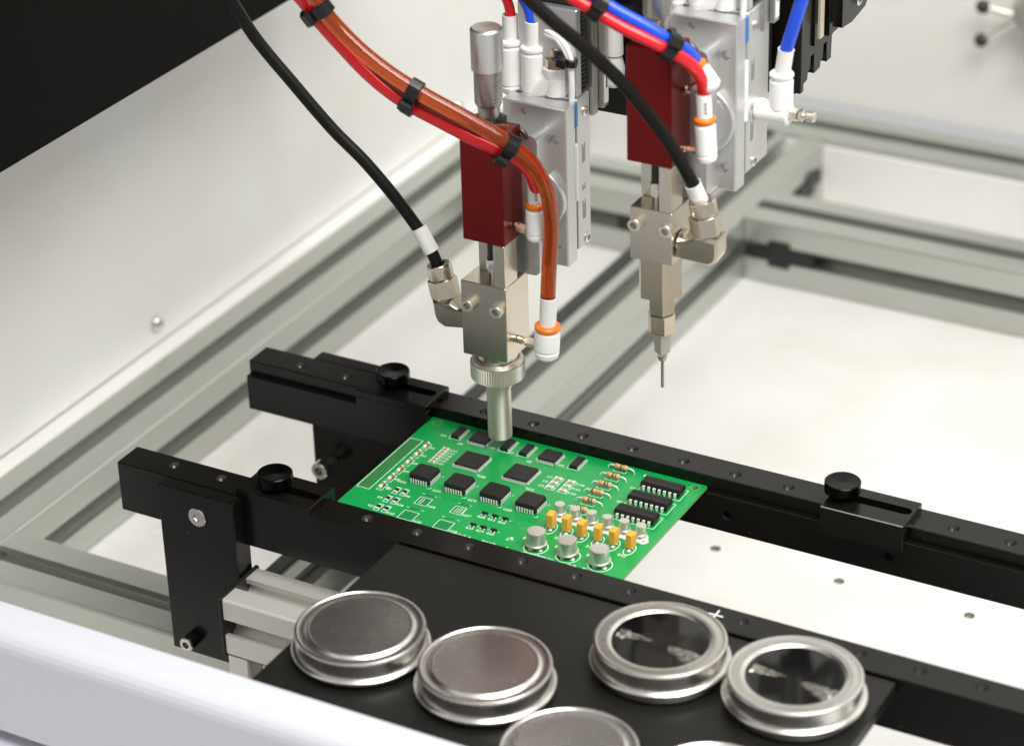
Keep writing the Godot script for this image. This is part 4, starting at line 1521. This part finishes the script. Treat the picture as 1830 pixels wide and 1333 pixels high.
func push_fitting(called: String, corner: Vector3, up: Vector3, r: float, h: float, sleeve_len: float, sleeve_r: float, stud_to: Vector3, stud_r: float, collar: Material, label: String, metal: Material) -> Node3D:
	# a white push-in elbow: body, collar, sleeve on the hose end, metal stud
	var o := thing(called, label, "hose fitting", corner, "white push-in hose fittings")
	var m := mb(ax(corner, up))
	lathe(m, PackedVector2Array([Vector2(0, -r), Vector2(r * 0.62, -r * 0.95), Vector2(r * 0.93, -r * 0.66), Vector2(r * 0.99, -r * 0.3), Vector2(r * 0.93, -r * 0.2), Vector2(r * 0.93, -r * 0.08), Vector2(r, 0), Vector2(r, h - 0.8), Vector2(r - 0.6, h), Vector2(sleeve_r, h)]), 36)
	part("elbow_body", m, M.white_plastic, o)
	m = mb(ax(corner, up))
	lathe(m, PackedVector2Array([Vector2(r - 1.1, h - 0.2), Vector2(r - 0.5, h + 0.5), Vector2(r + 0.1, h + 1.3), Vector2(r + 0.1, h + 2.4), Vector2(r - 0.6, h + 3.1), Vector2(sleeve_r + 0.1, h + 3.2), Vector2(sleeve_r, h + 2.6)]), 36)
	part("release_collar", m, collar, o)
	if sleeve_len > 0.0:
		m = mb(ax(corner, up))
		lathe(m, PackedVector2Array([Vector2(sleeve_r - 0.8, h + 1), Vector2(sleeve_r, h + 1.2), Vector2(sleeve_r, h + 3.4 + sleeve_len), Vector2(sleeve_r - 0.5, h + 3.5 + sleeve_len), Vector2(sleeve_r - 0.9, h + 2.5 + sleeve_len)]), 28)
		var sv := part("marker_sleeve", m, M.white_sleeve, o)
		if collar == M.orange_plastic and sleeve_len > 8.0 and sleeve_r < 3.5:
			m = mb(ax(corner, up))
			for k in 5:
				var yy := h + 5.2 + k * 1.0
				for j in 3:
					if (k * 2 + j * 3) % 4 == 1: continue
					var a0 := -0.95 - 0.14 + j * 0.10
					var e0 := Vector3(cos(a0), 0, -sin(a0)) * (sleeve_r + 0.03)
					var e1 := Vector3(cos(a0 + 0.085), 0, -sin(a0 + 0.085)) * (sleeve_r + 0.03)
					m.quad(e0 + Vector3(0, yy, 0), e1 + Vector3(0, yy, 0), e1 + Vector3(0, yy + 0.75, 0), e0 + Vector3(0, yy + 0.75, 0))
			part("print_line", m, M.black_plastic, sv)
	if stud_r > 0.0:
		var d := (stud_to - corner)
		var l := d.length()
		m = mb(ax(corner, d))
		hexa(m, stud_r, r * 0.9, r * 0.9 + (l - r * 0.9) * 0.58, 0.2, 0.3)
		cyl(m, stud_r * 0.55, r * 0.9, l, 16)
		cyl(m, stud_r * 0.85, r * 0.9 + (l - r * 0.9) * 0.68, l, 20, 0.3)
		part("stud", m, metal, o)
	return o

func metal_elbow(corner: Vector3, up: Vector3, joint: Vector3, label: String) -> void:
	var o := thing("compression_elbow", label, "hose fitting", corner, "nickel compression elbows on the valves")
	var side := (joint - corner).normalized()
	var dep := side.cross(up).normalized()
	var up2 := dep.cross(side).normalized()
	var reach := (joint - corner).length()
	var m := mb(Transform3D(Basis(side, up2, dep), corner))
	var shape := [Vector2(-5.4, 7.6), Vector2(-5.5, -0.6), Vector2(-4.6, -3.6), Vector2(-1.6, -5.6), Vector2(reach, -5.8), Vector2(reach, 3.6), Vector2(7.6, 3.9), Vector2(4.6, 7.6)]
	var secs: Array = []
	for q in [[-5.3, 0.80], [-4.0, 1.0], [4.0, 1.0], [5.3, 0.80]]:
		var ring := PackedVector3Array()
		for v: Vector2 in shape:
			var cc := Vector2(0.0, 0.5) if v.x < 5.0 else Vector2(v.x, -1.0)
			var w: Vector2 = cc + (v - cc) * q[1]
			ring.append(Vector3(w.x, w.y, q[0]))
		secs.append(ring)
	loft(m, secs)
	part("elbow_body", m, M.nickel, o)
	m = mb(ax(corner + up * 7.0, up))
	cyl(m, 5.2, -1.6, 0.4, 28)
	part("thread_ring", m, M.nickel, o)
	m = mb(ax(corner + up * 7.0, up))
	hexa(m, 6.7, 0.4, 9.6, 0.55, 0.8)
	part("hexagon_nut", m, M.nickel, o)
	m = mb(ax(corner + up * 7.0, up))
	lathe(m, PackedVector2Array([Vector2(5.6, 9.6), Vector2(5.75, 10.2), Vector2(5.75, 15.2), Vector2(5.1, 16.2), Vector2(3.2, 16.2)]), 36)
	part("ferrule", m, M.nickel, o)
	m = mb(ax(corner + up * 7.0, up))
	m.flip = true
	lathe(m, PackedVector2Array([Vector2(0, 13.0), Vector2(3.2, 13.0), Vector2(3.2, 16.2)]), 28)
	part("bore", m, M.nickel, o)
	m = mb(ax(joint, (joint - corner).normalized()))
	hexa(m, 5.4, -1.6, 0.8, 0.0, 0.4)
	part("union_hexagon", m, M.steel, o)

func build_heads() -> void:
	var off := Vector3(79.5, 52.2, 0)
	slide(Vector3.ZERO, 22.0, "silver pneumatic slide behind the left red block, holding the knurled-nozzle valve")
	slide(off, 32.0, "silver pneumatic slide behind the right red block, holding the needle valve")
	valve(Vector3.ZERO, false, "nickel valve with dark red block, silver adjuster and thick nozzle over the board")
	valve(off, true, "nickel valve with dark red block and thin needle, raised at the right")
	metal_elbow(Vector3(-121.6, 63.4, 10), Vector3(-0.22, 0.976, 0), Vector3(-110.4, 65.2, 10), "nickel compression elbow at the left of the thick nozzle valve, end of the black hose")
	metal_elbow(Vector3(6.2, 122.4, 12), Vector3(-0.12, 0.985, 0.1), Vector3(-6.6, 123.2, 12), "nickel compression elbow at the right of the needle valve, under a white sleeve")
	push_fitting("push_in_elbow", Vector3(-72.9, 56.6, 10), Vector3(0.06, 0.998, 0), 5.7, 8.6, 13.2, 3.7, Vector3(-87.3, 57.6, 10), 2.2, M.orange_plastic, "white push-in elbow with orange collar at the lower end of the amber hose", M.brass_nickel)
	push_fitting("push_in_elbow", Vector3(-77.0, 112.0, 10), Vector3(0.03, 0.998, 0.05), 4.3, 11.4, 9.2, 3.2, Vector3(-87.1, 112.8, 10), 2.4, M.orange_plastic, "white push-in elbow with orange collar where the red hose meets the left red block", M.brass_nickel)
	push_fitting("push_in_elbow", Vector3(4.2, 165.4, 12), Vector3(-0.06, 0.998, 0), 4.4, 12.4, 9.6, 3.2, Vector3(-7.6, 165.0, 12), 1.6, M.orange_plastic, "white orange-collared elbow at the right red block, end of the short red hose", M.brass_nickel)
	push_fitting("push_in_elbow", Vector3(4.4, 196.0, 11), Vector3(-0.62, 0.78, 0.1), 4.2, 6.0, 3.0, 3.0, Vector3(-7.6, 189.0, 10), 1.8, M.orange_plastic, "tilted white orange-collared elbow at the top of the right red block, on a blue hose", M.brass_nickel)
	# plain white elbows on the top of both slides
	for k in 2:
		var d := Vector3.ZERO if k == 0 else off
		for q in [[-105.6, 163.8, "leftmost of the plain white elbows on the "], [-94.6, 162.6, "second plain white elbow from the left on the "]]:
			push_fitting("push_in_elbow", d + Vector3(q[0], q[1], -23), Vector3(0.01, 1, 0), 5.3, 17.0, 10.5, 3.4, d + Vector3(q[0] + 6, q[1] - 2, -24), 0.0, M.white_plastic, q[2] + ("left silver slide" if k == 0 else "right silver slide"), M.steel)
		var pipe := thing("white_pipe_elbow", "stout white pipe elbow with a metal nut on the " + ("left silver slide" if k == 0 else "right silver slide"), "hose fitting", d + Vector3(-86, 162, -24))
		var m := mb()
		tube(m, smooth_path([d + Vector3(-95, 162.5, -23), d + Vector3(-90, 164.0, -23), d + Vector3(-85, 168.4, -23.4), d + Vector3(-83.6, 172, -24)], 5), 5.0, 18)
		part("branch", m, M.white_plastic, pipe)
		m = mb(ax(d + Vector3(-83.8, 161.6, -24), Vector3.UP))
		lathe(m, PackedVector2Array([Vector2(5.2, 0), Vector2(5.7, 0.8), Vector2(5.7, 8.0), Vector2(5.5, 8.2), Vector2(5.7, 8.5), Vector2(5.7, 12.2), Vector2(5.2, 12.8), Vector2(0, 12.8)]), 32)
		part("body", m, M.white_plastic, pipe)
		m = mb(ax(d + Vector3(-83.8, 174.4, -24), Vector3.UP))
		hexa(m, 5.3, 0, 4.2, 0.3, 0.5)
		cyl(m, 2.6, 4.2, 8.6, 20)
		part("nut", m, M.brass_nickel, pipe)
		var cab := thing("sensor_cable", "thin white sensor cable looping over the " + ("left silver slide" if k == 0 else "right silver slide"), "cable", d + Vector3(-74.4, 160, -20))
		for j in 2:
			m = mb()
			tube(m, smooth_path([d + Vector3(-74.4, 160.2, -20), d + Vector3(-74.3, 172, -20), d + Vector3(-75.0 - j * 1.2, 181, -20.6), d + Vector3(-79.5 - j * 1.8, 187.5, -21.5), d + Vector3(-87.5, 190.4 - j * 1.6, -23), d + Vector3(-96, 190, -27)], 6), 1.35, 12)
			part("cable_strand", m, M.white_plastic, cab)
		if k == 0:
			tie(d + Vector3(-77.2, 179.6, -20.3), Vector3(0.2, 1, 0), 4.4, 1.9, "small black cable tie round the thin white sensor cables")
	# white regulator elbow with adjusting knob on the right slide
	var sc := push_fitting("speed_controller", Vector3(18.0, 171.4, -31), Vector3(0.0, 1, 0), 5.0, 12.4, 0.0, 2.9, Vector3(8, 171, -31), 0.0, M.white_plastic, "white speed control elbow with silver adjusting screw at the right, under a blue hose", M.steel)
	var m := mb(ax(Vector3(7.4, 168.4, -31), Vector3(1, 0.03, 0)))
	lathe(m, PackedVector2Array([Vector2(0, 0), Vector2(4.5, 0), Vector2(5.0, 1.2), Vector2(5.0, 14.2), Vector2(4.5, 14.8), Vector2(0, 14.8)]), 32)
	part("regulator_body", m, M.white_plastic, sc)
	m = mb(ax(Vector3(22.2, 168.9, -31), Vector3(1, 0.03, 0)))
	hexa(m, 2.9, 0, 3.8, 0.4, 0.3)
	hexa(m, 2.7, 4.2, 6.0, 0.1, 0.3)
	cyl(m, 1.1, 5.8, 8.0, 16)
	cyl(m, 2.2, 7.4, 11.2, 20, 0.5)
	part("adjusting_screw", m, M.bright_nickel, sc)

# ---------------------------------------------------------------- hoses
func hose(called: String, pts: Array, r: float, mt: Material, label: String, group := "") -> Node3D:
	var o := thing(called, label, "hose", pts[0], group)
	var m := mb()
	tube(m, smooth_path(pts, 8), r, 20)
	part("hose_wall", m, mt, o)
	return o

func sleeve(o: Node, a: Vector3, b: Vector3, r: float) -> void:
	var m := mb(ax(a, b - a))
	var l := (b - a).length()
	lathe(m, PackedVector2Array([Vector2(r - 0.9, 0.4), Vector2(r - 0.2, 0), Vector2(r, 0.3), Vector2(r, l - 0.4), Vector2(r + 0.15, l), Vector2(r - 0.3, l), Vector2(r - 0.9, l - 0.6)]), 28)
	part("marker_sleeve", m, M.white_sleeve, o)

func tie_round(at: Vector3, a: Array, ra: float, b: Array, rb: float, label: String) -> void:
	var near: Array = []
	for pts in [a, b]:
		var p := smooth_path(pts, 8)
		var best := 0
		for i in p.size():
			if p[i].distance_to(at) < p[best].distance_to(at):
				best = i
		near.append([p[best], (p[mini(best + 1, p.size() - 1)] - p[maxi(best - 1, 0)]).normalized()])
	var across: Vector3 = near[1][0] - near[0][0]
	var d: Vector3 = (near[0][1] + near[1][1]).normalized()
	across -= d * across.dot(d)
	var l := across.length()
	var mid: Vector3 = (near[0][0] + near[1][0]) / 2.0 + across.normalized() * (rb - ra) / 2.0
	tie(mid, d, l / 2.0 + (ra + rb) / 2.0 + 0.3, maxf(ra, rb) + 0.7, label, across)

func tie(at: Vector3, dir: Vector3, rx: float, ry: float, label: String, across := Vector3(1, 0, 0)) -> void:
	var o := thing("cable_tie", label, "cable tie", at, "black cable ties round the hoses")
	var t := ax(at, dir, across.normalized())
	var w := 2.7 if rx > 4.5 else 1.7
	var m := mb(t)
	var k := 40
	for i in k:
		var a0 := TAU * i / k
		var a1 := TAU * (i + 1) / k
		var e0 := Vector3(cos(a0), 0, -sin(a0))
		var e1 := Vector3(cos(a1), 0, -sin(a1))
		var s := [Vector2(0.0, -w), Vector2(0.9, -w), Vector2(1.1, -w + 0.2), Vector2(1.1, w - 0.2), Vector2(0.9, w), Vector2(0.0, w)]
		for q in 5:
			var p: Array = []
			for c in [[e0, s[q]], [e1, s[q]], [e1, s[q + 1]], [e0, s[q + 1]]]:
				var e: Vector3 = c[0]
				p.append(Vector3(signf(e.x) * pow(absf(e.x), 0.8) * (rx + c[1].x), c[1].y, signf(e.z) * pow(absf(e.z), 0.8) * (ry + c[1].x)))
			m.quad(p[0], p[1], p[2], p[3])
	part("strap", m, M.tie_black, o)
	m = mb(t)
	bx(m, -2.4, 2.4, -w - 0.5, w + 0.5, ry + 0.5, ry + 3.6, 0.6)
	part("head", m, M.tie_black, o)

func build_hoses() -> void:
	var h := hose("black_hose", [Vector3(-125.8, 80.5, 10), Vector3(-128.3, 88.2, 10), Vector3(-133.6, 97.5, 10), Vector3(-138.6, 104.4, 10.2), Vector3(-147.7, 116.9, 12), Vector3(-159.9, 130.9, 14), Vector3(-172.0, 142.4, 16), Vector3(-181.8, 153.6, 18), Vector3(-191.2, 165.1, 20), Vector3(-200.6, 176.5, 22), Vector3(-207.1, 186.1, 24), Vector3(-212.1, 196.1, 26), Vector3(-215.7, 205.1, 28), Vector3(-219.5, 220, 30), Vector3(-221, 250, 34)], 2.75, M.black_rubber, "black hose sweeping from the upper left down to the thick nozzle valve")
	sleeve(h, Vector3(-129.6, 91.2, 10), Vector3(-135.9, 101.8, 10), 3.5)
	h = hose("black_hose", [Vector3(4.6, 136, 12), Vector3(2.7, 141.6, 12), Vector3(0.4, 151.9, 16), Vector3(-3.0, 164.8, 22), Vector3(-6.4, 176.4, 28), Vector3(-10.9, 187.6, 34), Vector3(-17.7, 200.4, 40), Vector3(-24.4, 210.9, 46), Vector3(-31.0, 220.5, 52), Vector3(-37.5, 229.0, 58), Vector3(-45.0, 237.4, 62), Vector3(-52, 246, 66), Vector3(-62, 258, 72)], 2.75, M.black_rubber, "black hose passing in front of the slides to the needle valve")
	sleeve(h, Vector3(2.4, 142.3, 12.6), Vector3(0.1, 152.6, 16.4), 3.5)
	var amber := [Vector3(-72.3, 74, 10), Vector3(-71.9, 80.5, 10), Vector3(-71.1, 92.9, 10), Vector3(-69.4, 107.1, 11), Vector3(-67.7, 121.5, 13), Vector3(-66.9, 134.9, 17), Vector3(-68.4, 146.4, 22), Vector3(-72.1, 154.2, 26), Vector3(-78.7, 161.2, 30), Vector3(-86.7, 166.8, 33), Vector3(-100.7, 173.8, 36), Vector3(-113.4, 179.6, 38), Vector3(-127.2, 186.9, 40), Vector3(-139.8, 195.8, 42), Vector3(-150.4, 206.1, 44), Vector3(-156.0, 214.1, 46), Vector3(-159.4, 221.2, 48), Vector3(-166, 240, 52)]
	hose("amber_hose", amber, 3.4, M.amber_hose, "translucent amber hose arching over the left red block down to its elbow")
	var red := [Vector3(-76.4, 126, 10.4), Vector3(-76.1, 130.8, 11), Vector3(-75.5, 136.0, 13), Vector3(-75.9, 143.7, 17), Vector3(-79.5, 150.9, 22), Vector3(-85.9, 155.6, 27), Vector3(-96.3, 160.1, 30), Vector3(-110.7, 166.0, 32), Vector3(-122.7, 171.2, 34), Vector3(-132.5, 177.3, 36), Vector3(-141.8, 185.2, 38), Vector3(-151.0, 195.0, 40), Vector3(-159.4, 204.7, 42), Vector3(-165.4, 213.5, 44), Vector3(-168.9, 219.8, 46), Vector3(-176, 240, 50)]
	hose("red_hose", red, 2.6, M.red_hose, "bright red hose running below the amber hose to the left red block")
	hose("brown_hose", [Vector3(-88, 158.6, 14), Vector3(-88.6, 160.6, 20), Vector3(-91.6, 162.4, 26), Vector3(-97.6, 164.4, 28), Vector3(-107.9, 168.6, 30), Vector3(-120.3, 174.0, 32), Vector3(-133.3, 181.2, 34), Vector3(-145.0, 190.0, 36), Vector3(-154.5, 200.2, 38), Vector3(-161.4, 209.2, 40), Vector3(-165.6, 216.8, 42), Vector3(-174, 238, 47)], 3.0, M.brown_hose, "dark brown hose between the red and the amber hose, upper left")
	for q in [[Vector3(-160.0, 211.0, 45), "black cable tie on the red and amber hoses, at the top edge"], [Vector3(-119.4, 176.4, 36.0), "black cable tie on the red and amber hoses, halfway along their arch"], [Vector3(-81.0, 156.6, 28), "black cable tie on the red and amber hoses, beside the left red block"]]:
		tie_round(q[0], red, 2.6, amber, 3.4, q[1])
	var blue := [Vector3(-0.6, 205.0, 13), Vector3(-1.2, 209.2, 17), Vector3(-3.6, 213.6, 21), Vector3(-7.2, 217.7, 26), Vector3(-15.2, 223.5, 30), Vector3(-25.4, 229.6, 34), Vector3(-32.2, 234.2, 36), Vector3(-42, 242, 40), Vector3(-56, 254, 46)]
	hose("blue_hose", blue, 2.6, M.blue_hose, "blue hose above the short red hose, arriving at the right red block")
	var red2 := [Vector3(3.2, 186, 12), Vector3(3.0, 190.1, 12), Vector3(3.3, 195.8, 14), Vector3(2.3, 202.0, 17), Vector3(-0.4, 208.0, 22), Vector3(-4.9, 213.0, 27), Vector3(-12.2, 217.9, 31), Vector3(-22.5, 223.4, 35), Vector3(-31.3, 228.8, 38), Vector3(-40.2, 234.6, 41), Vector3(-56, 247, 47)]
	hose("red_hose", red2, 2.6, M.red_hose, "red hose below the blue hose, bending down to the right red block")
	for q in [[Vector3(-31.0, 231.4, 37), "black cable tie on the blue and red hoses, near the top edge"], [Vector3(-5.4, 214.9, 26), "black cable tie on the blue and red hoses, beside the right red block"]]:
		tie_round(q[0], red2, 2.6, blue, 2.6, q[1])
	h = hose("blue_hose", [Vector3(18.0, 186, -31), Vector3(18.6, 191.5, -31), Vector3(20.3, 198.3, -30.6), Vector3(23.3, 208.5, -30), Vector3(26.1, 218.5, -30), Vector3(30, 232, -30)], 2.75, M.blue_hose, "blue hose rising from the white speed control elbow at the right")
	sleeve(h, Vector3(18.1, 184.4, -31), Vector3(19.9, 197.2, -30.7), 3.3)
	hose("red_hose", [Vector3(-105.5, 190, -23), Vector3(-105.0, 197, -22.6), Vector3(-106.5, 206, -20), Vector3(-112, 225, -14)], 2.2, M.red_hose, "short red hose end above the leftmost plain white elbow")
	hose("blue_hose", [Vector3(-94.6, 190, -23), Vector3(-95.6, 198, -22.4), Vector3(-98.0, 206, -20), Vector3(-104, 225, -14)], 2.2, M.blue_hose, "short blue hose end above the second plain white elbow")

# ---------------------------------------------------------------- carriage and things behind
func build_far_things() -> void:
	var m := mb()
	bx(m, -345, -290, 135.6, 800, -275, 330, 0.8)
	single("black_side_beam", m, M.black_panel, "large black side panel filling the upper left corner", "machine panel", Vector3(-318, 135, 46))
	# black carriage plate behind the slides
	var o := thing("carriage", "black gantry carriage with notched lower edge behind the right slide", "carriage", Vector3(-20, 142, -62))
	m = mb()
	bx(m, -112, -52, 142.3, 330, -66, -55, 0.5)
	bx(m, -52, 2.5, 165.5, 330, -66, -55, 0.5)
	part("mounting_plate", m, M.black_anodized, o)
	# right cheek: section in (-z, y) with two notches along its lower edge
	m = mb(along_x())
	var p := PackedVector2Array([Vector2(57.4, 330), Vector2(57.4, 166), Vector2(69.5, 168), Vector2(70.5, 171.5), Vector2(72.5, 172.5), Vector2(73.0, 177.5), Vector2(76.6, 177.5), Vector2(77.0, 168.2), Vector2(83.5, 168.6), Vector2(84.0, 171), Vector2(86.4, 172), Vector2(86.8, 178), Vector2(90.4, 178), Vector2(90.8, 168.5), Vector2(95.5, 168.8), Vector2(96, 179), Vector2(99, 180), Vector2(99, 330)])
	prism(m, p, 3.0, 13.2)
	part("cheek_plate", m, M.black_anodized, o)
	m = mb()
	bx(m, 13.0, 15.4, 166.2, 330, -60.8, -57.4, 0.3)
	bx(m, 13.0, 15.4, 181.6, 330, -97, -87.5, 0.3)
	bx(m, 13.0, 14.4, 181.6, 330, -77, -74, 0.3)
	part("cheek_rib", m, M.black_anodized, o)
	m = mb()
	bx(m, 13.1, 14.6, 183, 330, -83.5, -79.5, 0.2)
	part("pale_strip", m, M.chip_cap_pale, o)
	o = thing("bracket_plate", "black bracket plate with one silver screw at the top right of the carriage", "bracket", Vector3(24, 186, -104))
	m = mb(along_x())
	prism(m, PackedVector2Array([Vector2(88, 330), Vector2(88, 186.2), Vector2(99, 185.2), Vector2(114, 187.4), Vector2(122, 196), Vector2(126, 210), Vector2(126, 330)]), 16.6, 21.0)
	part("plate", m, M.black_anodized, o)
	cap_screw(o, Vector3(21, 194, -104.0), Vector3(1, 0, 0), 2.9, 1.6, M.steel)
	# white tube fitting between the two heads
	o = thing("white_tube_fitting", "white two-piece tube fitting between the two heads, in front of the black carriage", "hose fitting", Vector3(-66, 161, -48))
	m = mb(ax(Vector3(-68.3, 174.0, -48), Vector3(0.0, 1, 0)))
	lathe(m, PackedVector2Array([Vector2(0, 0), Vector2(4.3, 0), Vector2(3.9, 16), Vector2(0, 16)]), 28)
	part("upper_tube", m, M.white_plastic, o)
	m = mb(ax(Vector3(-68.4, 158.8, -48), Vector3(0.0, 1, 0)))
	lathe(m, PackedVector2Array([Vector2(0, 0), Vector2(3.0, 0.3), Vector2(4.8, 2.5), Vector2(5.0, 9), Vector2(3.6, 14.4), Vector2(0, 14.6)]), 28)
	part("lower_body", m, M.white_plastic, o)
	# star handle on the rear wall
	o = thing("valve_handle", "small blurred metal handle with ball ends on the rear wall, top right", "handle", Vector3(-66, 2, -596))
	m = mb(ax(Vector3(-54, 6, -602), Vector3(0.15, 0.1, 1)))
	cyl(m, 15, 0, 20, 36, 3.0)
	part("hub", m, M.dull_steel, o)
	for q in [Vector3(-86, -16, -585), Vector3(-86, 6, -585), Vector3(-52, -24, -585)]:
		m = mb()
		tube(m, PackedVector3Array([Vector3(-62, 2, -589), (Vector3(-62, 2, -589) + q) / 2, q]), 1.9, 12)
		var arm := part("arm", m, M.steel, o)
		m = mb(ax(q, Vector3.UP))
		lathe(m, PackedVector2Array([Vector2(0, -4.6), Vector2(2.6, -3.8), Vector2(4.3, -1.6), Vector2(4.6, 0), Vector2(4.3, 1.6), Vector2(2.6, 3.8), Vector2(0, 4.6)]), 20)
		part("ball", m, M.black_plastic, arm)
